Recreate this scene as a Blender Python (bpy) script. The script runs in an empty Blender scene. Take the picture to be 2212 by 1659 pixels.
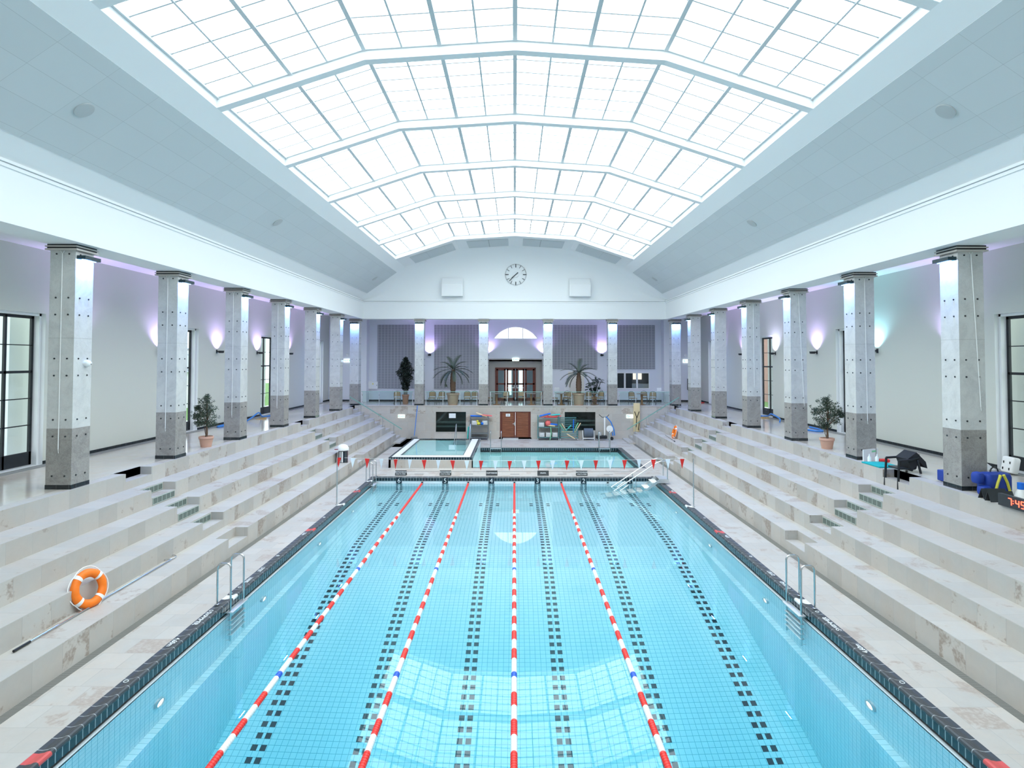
import bpy, math, random
from mathutils import Vector, Matrix, Euler
random.seed(7)
C = bpy.context
S = C.scene
COL = S.collection
PI = math.pi
# ---------------------------------------------------------------- camera
cd = bpy.data.cameras.new('camera')
cd.sensor_fit = 'HORIZONTAL'; cd.sensor_width = 36.0
cd.lens = 1296.6 / 2212 * 36.0
cd.shift_x = -5.6 / 2212; cd.shift_y = -88.6 / 2212
cd.clip_end = 400
cam = bpy.data.objects.new('camera', cd); COL.objects.link(cam)
cam.matrix_world = Matrix.Translation((0, 0, 5.12)) @ Matrix.Rotation(PI/2 + 0.0278, 4, 'X') @ Matrix.Rotation(0.0015, 4, 'Z')
S.camera = cam
# ---------------------------------------------------------------- exposure, world
S.view_settings.view_transform = 'Standard'
S.view_settings.look = 'None'
S.view_settings.gamma = 1.0
S.view_settings.use_curve_mapping = False
S.view_settings.exposure = 0.4
S.cycles.max_bounces = 10
S.cycles.diffuse_bounces = 6
S.cycles.glossy_bounces = 4
S.cycles.transmission_bounces = 8
S.cycles.transparent_max_bounces = 16
S.cycles.sample_clamp_indirect = 6.0
PANE_L = 3.4         # radiance of the milky rooflight panes
PANE_C = (0.86, 0.96, 1.0)
SKY_L = 2.2
W = bpy.data.worlds.new('overcast_sky'); S.world = W
W.use_nodes = True
wn = W.node_tree.nodes; wl = W.node_tree.links
wn.clear()
wo = wn.new('ShaderNodeOutputWorld'); wb = wn.new('ShaderNodeBackground')
wb.inputs['Color'].default_value = (0.86, 0.94, 1.0, 1); wb.inputs['Strength'].default_value = SKY_L
wl.new(wb.outputs[0], wo.inputs['Surface'])

# ================================================================ materials
def lin(r, g, b):
    f = lambda c: (c/255/12.92) if c/255 <= 0.04045 else ((c/255+0.055)/1.055)**2.4
    return (f(r), f(g), f(b))
MATS = {}
def newmat(name):
    m = bpy.data.materials.new(name); m.use_nodes = True
    m.node_tree.nodes.clear()
    return m, m.node_tree.nodes, m.node_tree.links
def mat(name, col, rough=0.5, metal=0.0, spec=0.5, trans=0.0, emit=None, es=1.0, ior=1.45, noise=0.0, nscale=8.0, bump=0.0):
    if name in MATS: return MATS[name]
    m, n, l = newmat(name)
    o = n.new('ShaderNodeOutputMaterial'); p = n.new('ShaderNodeBsdfPrincipled')
    l.new(p.outputs[0], o.inputs[0])
    p.inputs['Base Color'].default_value = (*col, 1)
    p.inputs['Roughness'].default_value = rough
    p.inputs['Metallic'].default_value = metal
    p.inputs['Specular IOR Level'].default_value = spec
    p.inputs['Transmission Weight'].default_value = trans
    p.inputs['IOR'].default_value = ior
    if emit:
        p.inputs['Emission Color'].default_value = (*emit, 1); p.inputs['Emission Strength'].default_value = es
    if noise or bump:
        tc = n.new('ShaderNodeTexCoord'); nz = n.new('ShaderNodeTexNoise')
        nz.inputs['Scale'].default_value = nscale; nz.inputs['Detail'].default_value = 5
        l.new(tc.outputs['Object'], nz.inputs['Vector'])
        if noise:
            mx = n.new('ShaderNodeMix'); mx.data_type = 'RGBA'
            mx.inputs['A'].default_value = (*[max(0, c*(1-noise)) for c in col], 1)
            mx.inputs['B'].default_value = (*[min(1, c*(1+noise)) for c in col], 1)
            l.new(nz.outputs['Fac'], mx.inputs['Factor']); l.new(mx.outputs['Result'], p.inputs['Base Color'])
        if bump:
            b = n.new('ShaderNodeBump'); b.inputs['Strength'].default_value = bump
            l.new(nz.outputs['Fac'], b.inputs['Height']); l.new(b.outputs[0], p.inputs['Normal'])
    MATS[name] = m
    return m

class NB:
    """small node-building helper"""
    def __init__(s, m): s.n = m.node_tree.nodes; s.l = m.node_tree.links
    def math(s, op, a, b=None, c=None):
        x = s.n.new('ShaderNodeMath'); x.operation = op
        for i, v in enumerate((a, b, c)):
            if v is None: continue
            if isinstance(v, (int, float)): x.inputs[i].default_value = v
            else: s.l.new(v, x.inputs[i])
        return x.outputs[0]
    def mixc(s, f, a, b, blend='MIX'):
        x = s.n.new('ShaderNodeMix'); x.data_type = 'RGBA'; x.blend_type = blend
        for k, v in (('Factor', f), ('A', a), ('B', b)):
            i = x.inputs[k] if k != 'Factor' else x.inputs[0]
            if k == 'A': i = x.inputs[6]
            if k == 'B': i = x.inputs[7]
            if isinstance(v, (int, float)): i.default_value = v
            elif isinstance(v, tuple): i.default_value = (*v, 1)
            else: s.l.new(v, i)
        return x.outputs[2]
    def mixf(s, f, a, b):
        x = s.n.new('ShaderNodeMix'); x.data_type = 'FLOAT'
        for i, v in ((0, f), (2, a), (3, b)):
            if isinstance(v, (int, float)): x.inputs[i].default_value = v
            else: s.l.new(v, x.inputs[i])
        return x.outputs[0]
    def comb(s, x, y, z=0.0):
        c = s.n.new('ShaderNodeCombineXYZ')
        for i, v in enumerate((x, y, z)):
            if isinstance(v, (int, float)): c.inputs[i].default_value = v
            else: s.l.new(v, c.inputs[i])
        return c.outputs[0]
    def noise(s, vec, scale, detail=4, rough=0.55, dist=0.0):
        x = s.n.new('ShaderNodeTexNoise'); x.inputs['Scale'].default_value = scale
        x.inputs['Detail'].default_value = detail; x.inputs['Roughness'].default_value = rough
        x.inputs['Distortion'].default_value = dist
        s.l.new(vec, x.inputs['Vector']); return x.outputs['Fac']
    def ramp(s, f, stops):
        x = s.n.new('ShaderNodeValToRGB'); cr = x.color_ramp
        while len(cr.elements) < len(stops): cr.elements.new(0.5)
        for e, (p, c) in zip(cr.elements, stops):
            e.position = p; e.color = (*c, 1) if isinstance(c, tuple) else (c, c, c, 1)
        s.l.new(f, x.inputs[0]); return x.outputs[0]
    def geo(s):
        """position x, y, z and absolute normal x, y, z"""
        g = s.n.new('ShaderNodeNewGeometry')
        a = s.n.new('ShaderNodeSeparateXYZ'); s.l.new(g.outputs['Position'], a.inputs[0])
        b = s.n.new('ShaderNodeSeparateXYZ'); s.l.new(g.outputs['True Normal'], b.inputs[0])
        ab = [s.math('ABSOLUTE', b.outputs[i]) for i in range(3)]
        s.pos = g.outputs['Position']
        return a.outputs[0], a.outputs[1], a.outputs[2], ab[0], ab[1], ab[2]
    def faceuv(s):
        """u, v running along whatever axis-aligned face the point is on"""
        x, y, z, nx, ny, nz = s.geo()
        sx = s.math('GREATER_THAN', nx, 0.6); sz = s.math('GREATER_THAN', nz, 0.6)
        u = s.mixf(sx, x, y)
        v = s.mixf(sz, z, y)
        # floor: u = x, v = y ; x-facing: u = y, v = z ; y-facing: u = x, v = z
        s.sx, s.sz = sx, sz
        return u, v
    def out(s, **kw):
        o = s.n.new('ShaderNodeOutputMaterial'); p = s.n.new('ShaderNodeBsdfPrincipled')
        s.l.new(p.outputs[0], o.inputs[0])
        for k, v in kw.items():
            i = p.inputs[k.replace('_', ' ')]
            if isinstance(v, (int, float)): i.default_value = v
            elif isinstance(v, tuple): i.default_value = (*v, 1)
            else: s.l.new(v, i)
        s.p = p
        return p

def stone(name, bw, bh, base, stain, offset=0.5, rough=0.45, joint=(0.36, 0.35, 0.33), along='u', tint=0.10, stain_amt=1.0, mortar=0.006, vary=1.0):
    """natural stone slabs: joints, a tint of its own for every slab, veins and brown patches"""
    m, n, l = newmat(name); b = NB(m)
    u, v = b.faceuv()
    if along == 'v': u, v = v, u
    br = n.new('ShaderNodeTexBrick')
    br.offset = offset; br.squash = 1.0
    br.inputs['Scale'].default_value = 1.0
    br.inputs['Brick Width'].default_value = bw; br.inputs['Row Height'].default_value = bh
    br.inputs['Mortar Size'].default_value = mortar; br.inputs['Mortar Smooth'].default_value = 0.1
    br.inputs['Color1'].default_value = (0, 0, 0, 1); br.inputs['Color2'].default_value = (1, 1, 1, 1)
    br.inputs['Mortar'].default_value = (0.5, 0.5, 0.5, 1)
    l.new(b.comb(u, v), br.inputs['Vector'])
    sep = n.new('ShaderNodeSeparateColor'); l.new(br.outputs['Color'], sep.inputs[0])
    r = sep.outputs[0]
    off = b.math('MULTIPLY', r, 37.0)
    vec = b.comb(b.math('ADD', u, off), v, off)
    n1 = b.noise(vec, 1.3, 5, 0.6, 0.6)
    n2 = b.noise(vec, 5.0, 6, 0.65, 0.4)
    n3 = b.noise(vec, 16.0, 4, 0.6)
    warm = tuple(c*k for c, k in zip(base, (1.03, 0.985, 0.94)))
    cool = tuple(c*k for c, k in zip(base, (0.985, 1.0, 1.0)))
    c = b.mixc(b.ramp(n1, [(0.35, 0.0), (0.65, 1.0)]), cool, warm)
    k = b.math('ADD', 1.0 - tint*0.55, b.math('MULTIPLY', r, tint))
    k = b.math('ADD', k, b.math('MULTIPLY', b.math('SUBTRACT', n2, 0.5), 0.16*vary))
    c = b.mixc(1.0, c, b.comb(k, k, k), 'MULTIPLY')
    # brown patches on some slabs only, ragged
    rs = b.math('POWER', b.math('FRACT', b.math('MULTIPLY', r, 7.31)), 2.2)
    th = b.math('ADD', b.math('MULTIPLY', n1, 0.75), b.math('MULTIPLY', n2, 0.35))
    th = b.math('ADD', th, b.math('MULTIPLY', rs, 0.26*stain_amt))
    pm = b.ramp(th, [(0.69, 0.0), (0.735, 1.0)])
    pm = b.math('MULTIPLY', pm, b.ramp(n3, [(0.36, 0.35), (0.56, 1.0)]))
    c = b.mixc(b.math('MULTIPLY', pm, 0.8), c, stain)
    c = b.mixc(b.math('MULTIPLY', br.outputs['Fac'], 0.55), c, joint)
    b.out(Base_Color=c, Roughness=rough, Specular_IOR_Level=0.4)
    MATS[name] = m
    return m

STONE_B = (0.64, 0.61, 0.575); STAIN = (0.36, 0.285, 0.235)
M_deck = stone('limestone_deck', 0.55, 0.53, (0.50, 0.475, 0.445), (0.38, 0.31, 0.265), 0.35, 0.4, stain_amt=0.75)
M_tread = stone('limestone_tread', 0.72, 0.67, (0.50, 0.48, 0.455), (0.37, 0.305, 0.265), 0.0, 0.45, along='v', stain_amt=0.65)
M_riser = stone('limestone_riser', 0.62, 4.0, (0.48, 0.455, 0.425), (0.29, 0.235, 0.195), 0.0, 0.5, tint=0.2, stain_amt=0.6)
M_wallstone = stone('limestone_cladding', 1.15, 0.54, (0.52, 0.485, 0.445), (0.33, 0.26, 0.21), 0.5, 0.5, tint=0.16, stain_amt=0.55)
M_gallery = stone('polished_limestone', 1.2, 1.2, (0.56, 0.525, 0.49), (0.47, 0.42, 0.38), 0.0, 0.13, tint=0.05, stain_amt=0.2, mortar=0.003)

def marble(name, base, vein, white, scale=2.2, rough=0.3):
    m, n, l = newmat(name); b = NB(m)
    tc = n.new('ShaderNodeTexCoord'); oi = n.new('ShaderNodeObjectInfo')
    mp = n.new('ShaderNodeVectorMath'); mp.operation = 'ADD'
    l.new(tc.outputs['Object'], mp.inputs[0]); l.new(oi.outputs['Location'], mp.inputs[1])
    vec = mp.outputs[0]
    n1 = b.noise(vec, scale, 7, 0.62, 1.6); n2 = b.noise(vec, scale*3.1, 6, 0.7, 2.2); n3 = b.noise(vec, scale*9, 3, 0.6)
    c = b.mixc(b.ramp(n1, [(0.36, 0.0), (0.62, 1.0)]), vein, base)
    c = b.mixc(b.ramp(n2, [(0.46, 0.0), (0.5, 0.5), (0.54, 0.0)]), c, white)
    c = b.mixc(b.ramp(n3, [(0.68, 0.0), (0.74, 0.35)]), c, white)
    b.out(Base_Color=c, Roughness=rough, Specular_IOR_Level=0.5)
    MATS[name] = m; return m
M_marble = marble('pale_grey_marble', (0.62, 0.62, 0.60), (0.52, 0.52, 0.51), (0.68, 0.68, 0.66), 1.6)
M_marble_d = marble('brown_grey_marble', (0.33, 0.31, 0.29), (0.24, 0.225, 0.21), (0.48, 0.46, 0.43), 2.6)

def gridtile(name, w, h, col, joint, jw=0.004, rough=0.15, vary=0.06, axis_u=None):
    m, n, l = newmat(name); b = NB(m)
    u, v = b.faceuv()
    br = n.new('ShaderNodeTexBrick'); br.offset = 0.0
    br.inputs['Scale'].default_value = 1.0
    br.inputs['Brick Width'].default_value = w; br.inputs['Row Height'].default_value = h
    br.inputs['Mortar Size'].default_value = jw; br.inputs['Mortar Smooth'].default_value = 0.1
    br.inputs['Color1'].default_value = (*[c*(1-vary) for c in col], 1)
    br.inputs['Color2'].default_value = (*[min(1, c*(1+vary)) for c in col], 1)
    br.inputs['Mortar'].default_value = (*joint, 1)
    l.new(b.comb(u, v), br.inputs['Vector'])
    b.out(Base_Color=br.outputs['Color'], Roughness=rough)
    MATS[name] = m; return m
M_black = gridtile('black_plinth_tile', 0.29, 0.5, (0.012, 0.018, 0.022), (0.08, 0.09, 0.09), 0.004, 0.12)
M_coping_side = gridtile('dark_coping_face_tile', 0.125, 9.0, (0.014, 0.032, 0.045), (0.30, 0.36, 0.38), 0.008, 0.16, 0.25)
M_coping_top = gridtile('dark_coping_top_tile', 0.25, 9.0, (0.045, 0.052, 0.058), (0.34, 0.36, 0.37), 0.007, 0.42, 0.12)
# side copings run along y on their top faces too, so their joints follow y
def coping_mat(name, col, joint, period, jw, rough):
    m, n, l = newmat(name); b = NB(m)
    x, y, z, nx, ny, nz = b.geo()
    f = b.math('FRACT', b.math('DIVIDE', y, period))
    j = b.math('LESS_THAN', f, jw/period)
    nz1 = b.noise(b.pos, 9.0, 4)
    c = b.mixc(nz1, tuple(q*0.8 for q in col), tuple(q*1.25 for q in col))
    b.out(Base_Color=b.mixc(j, c, joint), Roughness=rough)
    MATS[name] = m; return m
M_cop_y_top = coping_mat('dark_coping_tile_lengthwise', (0.045, 0.052, 0.058), (0.36, 0.38, 0.39), 0.25, 0.013, 0.42)

def pooltile():
    m, n, l = newmat('pool_tile'); b = NB(m)
    x, y, z, nx, ny, nz = b.geo()
    sx = b.math('GREATER_THAN', nx, 0.6); sz = b.math('GREATER_THAN', nz, 0.6)
    u = b.mixf(sx, x, y); v = b.mixf(sz, z, y)
    T = 0.124
    br = n.new('ShaderNodeTexBrick'); br.offset = 0.0
    br.inputs['Scale'].default_value = 1.0
    br.inputs['Brick Width'].default_value = T; br.inputs['Row Height'].default_value = T
    br.inputs['Mortar Size'].default_value = 0.0045; br.inputs['Mortar Smooth'].default_value = 0.0
    br.inputs['Color1'].default_value = (*POOL_A, 1); br.inputs['Color2'].default_value = (*POOL_B, 1)
    br.inputs['Mortar'].default_value = (0.22, 0.50, 0.56, 1)
    l.new(b.comb(u, v), br.inputs['Vector'])
    # lane marks: two columns of dark tiles under every lane, every other row
    d = b.math('ABSOLUTE', b.math('SUBTRACT', b.math('MODULO', b.math('ADD', x, 100.0), 2.0), 1.0))
    inb = b.math('MULTIPLY', b.math('GREATER_THAN', d, 0.030), b.math('LESS_THAN', d, 0.146))
    row = b.math('LESS_THAN', b.math('FRACT', b.math('DIVIDE', v, T*2)), 0.5)
    inb2 = b.math('MULTIPLY', b.math('GREATER_THAN', d, 0.27), b.math('LESS_THAN', d, 0.40))
    yy = b.math('MULTIPLY', b.math('GREATER_THAN', y, 23.80), b.math('LESS_THAN', y, 24.29))
    inb = b.math('MAXIMUM', inb, b.math('MULTIPLY', b.math('MULTIPLY', inb2, yy), sz))
    inb = b.math('MULTIPLY', b.math('MULTIPLY', inb, row), b.math('SUBTRACT', 1.0, sx))
    inb = b.math('MULTIPLY', inb, b.math('LESS_THAN', b.math('ABSOLUTE', x), 5.6))
    c = b.mixc(inb, br.outputs['Color'], (0.012, 0.03, 0.045))
    b.out(Base_Color=c, Roughness=0.2)
    MATS['pool_tile'] = m; return m
POOL_A = (0.80, 0.92, 0.95); POOL_B = (0.85, 0.95, 0.97)
M_pool = pooltile()
M_ledge = gridtile('pale_ledge_tile', 0.25, 0.125, (0.78, 0.90, 0.93), (0.35, 0.55, 0.6), 0.005, 0.2)
M_pool2 = mat('pale_pool_lining', (0.86, 0.95, 0.95), 0.25, noise=0.03, nscale=2)

def watermat(name, dens, col):
    m, n, l = newmat(name)
    o = n.new('ShaderNodeOutputMaterial'); g = n.new('ShaderNodeBsdfGlass')
    g.inputs['IOR'].default_value = 1.333; g.inputs['Roughness'].default_value = 0.0
    g.inputs['Color'].default_value = (1, 1, 1, 1)
    a = n.new('ShaderNodeVolumeAbsorption'); a.inputs['Color'].default_value = (*col, 1); a.inputs['Density'].default_value = dens
    l.new(g.outputs[0], o.inputs['Surface']); l.new(a.outputs[0], o.inputs['Volume'])
    MATS[name] = m; return m
M_water = watermat('pool_water', 0.115, (0.0, 0.86, 0.985))
M_water2 = watermat('learner_pool_water', 0.22, (0.05, 0.96, 0.95))

def glassmat(name, tint=(1, 1, 1), rough=0.0, refl=1.0):
    """thin clear pane: straight-through with Fresnel reflection"""
    m, n, l = newmat(name)
    o = n.new('ShaderNodeOutputMaterial'); t = n.new('ShaderNodeBsdfTransparent'); g = n.new('ShaderNodeBsdfGlossy')
    t.inputs[0].default_value = (*tint, 1); g.inputs['Roughness'].default_value = rough
    f = n.new('ShaderNodeFresnel'); f.inputs[0].default_value = 1.45
    mx = n.new('ShaderNodeMixShader')
    gg = n.new('ShaderNodeNewGeometry'); q = NB(m).math('MULTIPLY', f.outputs[0], NB(m).math('SUBTRACT', 1.0, gg.outputs['Backfacing']))
    l.new(q, mx.inputs[0]); l.new(t.outputs[0], mx.inputs[1]); l.new(g.outputs[0], mx.inputs[2])
    l.new(mx.outputs[0], o.inputs[0]); MATS[name] = m; return m
M_glass = glassmat('window_glass', (0.95, 0.98, 0.98))
M_bglass = glassmat('balustrade_glass', (0.88, 0.96, 0.94))
M_dglass = glassmat('door_glass', (0.75, 0.86, 0.86))

def emit(name, col, s):
    m, n, l = newmat(name)
    o = n.new('ShaderNodeOutputMaterial'); e = n.new('ShaderNodeEmission')
    e.inputs[0].default_value = (*col, 1); e.inputs[1].default_value = s
    l.new(e.outputs[0], o.inputs[0]); MATS[name] = m; return m
M_pane = emit('lit_milk_glass', PANE_C, PANE_L)
M_led = emit('blue_led', (0.25, 0.55, 1.0), 14.0)
M_red_led = emit('red_led_digit', (1.0, 0.06, 0.03), 7.0)
M_exit_w = emit('lit_exit_white', (0.85, 1.0, 0.92), 2.2)
M_exit_g = emit('lit_exit_green', (0.05, 0.75, 0.35), 1.3)
def panel_ac():
    m, n, l = newmat('grey_acoustic_panel'); b = NB(m)
    x, y, z, nx, ny, nz = b.geo()
    br = n.new('ShaderNodeTexBrick'); br.offset = 0.0
    br.inputs['Scale'].default_value = 1.0
    br.inputs['Brick Width'].default_value = 1.25; br.inputs['Row Height'].default_value = 0.625
    br.inputs['Mortar Size'].default_value = 0.003
    br.inputs['Color1'].default_value = (0.58, 0.62, 0.63, 1); br.inputs['Color2'].default_value = (0.60, 0.64, 0.65, 1)
    br.inputs['Mortar'].default_value = (0.40, 0.43, 0.44, 1)
    l.new(b.comb(y, b.math('MULTIPLY', z, 1.73)), br.inputs['Vector'])
    b.out(Base_Color=br.outputs['Color'], Roughness=0.9)
    MATS['ac'] = m; return m
M_ac = panel_ac()
def louvre():
    m, n, l = newmat('grey_louvre_block'); b = NB(m)
    x, y, z, nx, ny, nz = b.geo()
    fu = b.math('FRACT', b.math('DIVIDE', x, 0.233)); fv = b.math('FRACT', b.math('DIVIDE', z, 0.117))
    a = b.math('MULTIPLY', b.math('GREATER_THAN', fu, 0.2), b.math('GREATER_THAN', fv, 0.38))
    c = b.mixc(a, (0.42, 0.43, 0.46), (0.24, 0.25, 0.275))
    b.out(Base_Color=c, Roughness=0.8); MATS['louvre'] = m; return m
M_louvre = louvre()
def grating(name, a, bcol, pu, pv):
    m, n, l = newmat(name); b = NB(m)
    u, v = b.faceuv()
    f = b.math('LESS_THAN', b.math('FRACT', b.math('DIVIDE', v, pv)), 0.55)
    b.out(Base_Color=b.mixc(f, a, bcol), Roughness=0.5, Metallic=0.3); MATS[name] = m; return m
M_drain = grating('drain_grating', (0.30, 0.30, 0.28), (0.13, 0.13, 0.12), 1, 0.03)
def ventmat():
    m, n, l = newmat('green_vent_mesh'); b = NB(m)
    x, y, z, nx, ny, nz = b.geo()
    k = 90.0
    p = b.math('SINE', b.math('MULTIPLY', b.math('ADD', y, z), k)); q = b.math('SINE', b.math('MULTIPLY', b.math('SUBTRACT', y, z), k))
    f = b.math('GREATER_THAN', b.math('MULTIPLY', p, q), 0.0)
    b.out(Base_Color=b.mixc(f, (0.04, 0.055, 0.045), (0.22, 0.27, 0.235)), Roughness=0.6); MATS['vent'] = m; return m
M_vent = ventmat()
M_white = mat('white_plaster', (0.84, 0.855, 0.86), 0.75)
M_white2 = mat('white_paint', (0.80, 0.81, 0.82), 0.45)
M_sage = mat('sage_wall_paint', (0.64, 0.655, 0.59), 0.7)
M_backwall = mat('cool_white_wall', (0.72, 0.74, 0.80), 0.7)
M_nichewall = mat('taupe_niche_wall', (0.40, 0.385, 0.37), 0.6)
M_bar = mat('grey_glazing_bar', (0.62, 0.66, 0.68), 0.55)
M_steel = mat('brushed_steel', (0.62, 0.64, 0.65), 0.22, 1.0)
M_alu = mat('matt_aluminium', (0.66, 0.68, 0.69), 0.4, 0.7)
M_dark = mat('dark_metal', (0.028, 0.032, 0.036), 0.4, 0.3)
M_winframe = mat('black_window_steel', (0.012, 0.016, 0.02), 0.4)
M_teal_dark = mat('dark_teal_housing', (0.02, 0.045, 0.055), 0.4)
M_terra = mat('terracotta', (0.50, 0.235, 0.15), 0.8, noise=0.12, nscale=6)
M_terra_p = mat('pale_terracotta', (0.56, 0.33, 0.245), 0.85, noise=0.1, nscale=6)
M_soil = mat('potting_soil', (0.05, 0.035, 0.025), 0.95, noise=0.4, nscale=40)
M_bark = mat('tree_bark', (0.14, 0.085, 0.055), 0.9, noise=0.4, nscale=25, bump=0.6)
M_leaf = mat('olive_leaf', (0.045, 0.072, 0.042), 0.5, noise=0.3, nscale=9)
M_leafd = mat('dark_ficus_leaf', (0.012, 0.022, 0.013), 0.45, noise=0.4, nscale=8)
M_palm = mat('palm_leaf', (0.055, 0.075, 0.05), 0.5, noise=0.25, nscale=6)
M_orange = mat('orange_buoy_cover', (0.95, 0.20, 0.01), 0.5, noise=0.08, nscale=14, bump=0.15)
M_redf = mat('red_float', (0.85, 0.035, 0.025), 0.35)
M_whitef = mat('white_float', (0.86, 0.86, 0.84), 0.35)
M_bluef = mat('blue_float', (0.03, 0.12, 0.62), 0.35)
M_flagr = mat('red_pennant', (0.78, 0.03, 0.025), 0.5)
M_flagw = mat('white_pennant', (0.82, 0.87, 0.93), 0.5)
def wood(name, a, bcol, rows=0.14, rough=0.35):
    m, n, l = newmat(name); b = NB(m)
    u, v = b.faceuv()
    k = b.math('FLOOR', b.math('DIVIDE', v, rows))
    nz = b.noise(b.comb(b.math('MULTIPLY', u, 1.2), b.math('MULTIPLY', v, 26.0), b.math('MULTIPLY', k, 3.7)), 1.5, 6, 0.6, 0.3)
    c = b.mixc(b.ramp(nz, [(0.3, 0.0), (0.7, 1.0)]), a, bcol)
    j = b.math('LESS_THAN', b.math('FRACT', b.math('DIVIDE', v, rows)), 0.06)
    c = b.mixc(b.math('MULTIPLY', j, 0.75), c, tuple(q*0.3 for q in a))
    b.out(Base_Color=c, Roughness=rough); MATS[name] = m; return m
M_wood = wood('red_brown_planks', (0.13, 0.035, 0.014), (0.30, 0.10, 0.045))
M_mahog = mat('mahogany', (0.13, 0.03, 0.018), 0.3, noise=0.25, nscale=5)
M_tablew = mat('honey_wood', (0.30, 0.13, 0.05), 0.4, noise=0.25, nscale=7)
M_rattan = mat('woven_rattan', (0.36, 0.235, 0.14), 0.7, noise=0.25, nscale=60, bump=0.4)
M_rattanf = mat('dark_rattan_frame', (0.07, 0.055, 0.045), 0.5)
M_railtop = mat('pale_green_rail', (0.30, 0.52, 0.46), 0.25)
M_handrail = mat('sea_green_handrail', (0.19, 0.40, 0.33), 0.3)
M_signd = mat('dark_sign_plate', (0.03, 0.034, 0.038), 0.5)
M_plate = mat('navy_number_plate', (0.010, 0.022, 0.035), 0.25)
M_txt = mat('white_lettering', (0.82, 0.85, 0.86), 0.5)
M_redtile = mat('red_coping_tile', (0.62, 0.09, 0.085), 0.4)
M_whitetile = mat('white_coping_tile', (0.80, 0.80, 0.77), 0.4)
M_gutter = mat('grey_parts_and_gutter_shade', (0.22, 0.225, 0.22), 0.5)  # grey for small parts; in the overflow gutter it stands for shade
M_lip = mat('white_overflow_lip', (0.80, 0.87, 0.90), 0.3)
M_black_p = mat('black_plastic', (0.012, 0.015, 0.018), 0.4)
M_cloth = mat('black_cloth', (0.018, 0.02, 0.024), 0.85)
M_bluebag = mat('royal_blue_fabric', (0.012, 0.045, 0.30), 0.55, noise=0.1, nscale=10)
M_yellow = mat('yellow_reflective_tape', (0.72, 0.66, 0.07), 0.5)
M_teal = mat('teal_foam', (0.0, 0.36, 0.38), 0.7)
M_hose = mat('blue_hose', (0.03, 0.22, 0.68), 0.4)
M_straw = mat('straw_fitting', (0.55, 0.36, 0.14), 0.6)
M_foamb = mat('blue_foam', (0.01, 0.16, 0.70), 0.6)
M_foamp = mat('pink_foam', (0.80, 0.16, 0.15), 0.6)
M_foamt = mat('turquoise_foam', (0.05, 0.55, 0.50), 0.6)
M_foamy = mat('cream_foam', (0.78, 0.60, 0.36), 0.6)
M_foamg = mat('green_foam', (0.22, 0.62, 0.35), 0.6)
M_crate = mat('grey_plastic_crate', (0.56, 0.57, 0.57), 0.5)
M_rackt = mat('teal_painted_tube', (0.13, 0.30, 0.31), 0.35, 0.3)
M_rackg = mat('grey_painted_tube', (0.22, 0.25, 0.27), 0.35, 0.4)
M_niche = mat('dark_window_interior', (0.10, 0.098, 0.088), 0.6)
M_niche2 = mat('grey_basement_beam', (0.17, 0.17, 0.155), 0.6)
M_paper = mat('white_paper', (0.80, 0.83, 0.87), 0.7)
M_cream = mat('cream_plastic', (0.70, 0.56, 0.31), 0.45)
M_strap = mat('black_strap', (0.015, 0.013, 0.01), 0.7)
M_redobj = mat('red_plastic', (0.70, 0.03, 0.03), 0.4)
M_lawn = mat('lawn_grass', (0.12, 0.26, 0.05), 0.9, noise=0.2, nscale=3)
M_render = mat('white_render', (0.82, 0.84, 0.85), 0.8)
M_zinc = mat('grey_zinc_roof', (0.33, 0.37, 0.40), 0.5)
M_brick = mat('red_brick', (0.36, 0.20, 0.16), 0.85, noise=0.2, nscale=3)
M_skin = mat('vinyl_skin', (0.62, 0.36, 0.26), 0.5)

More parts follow.
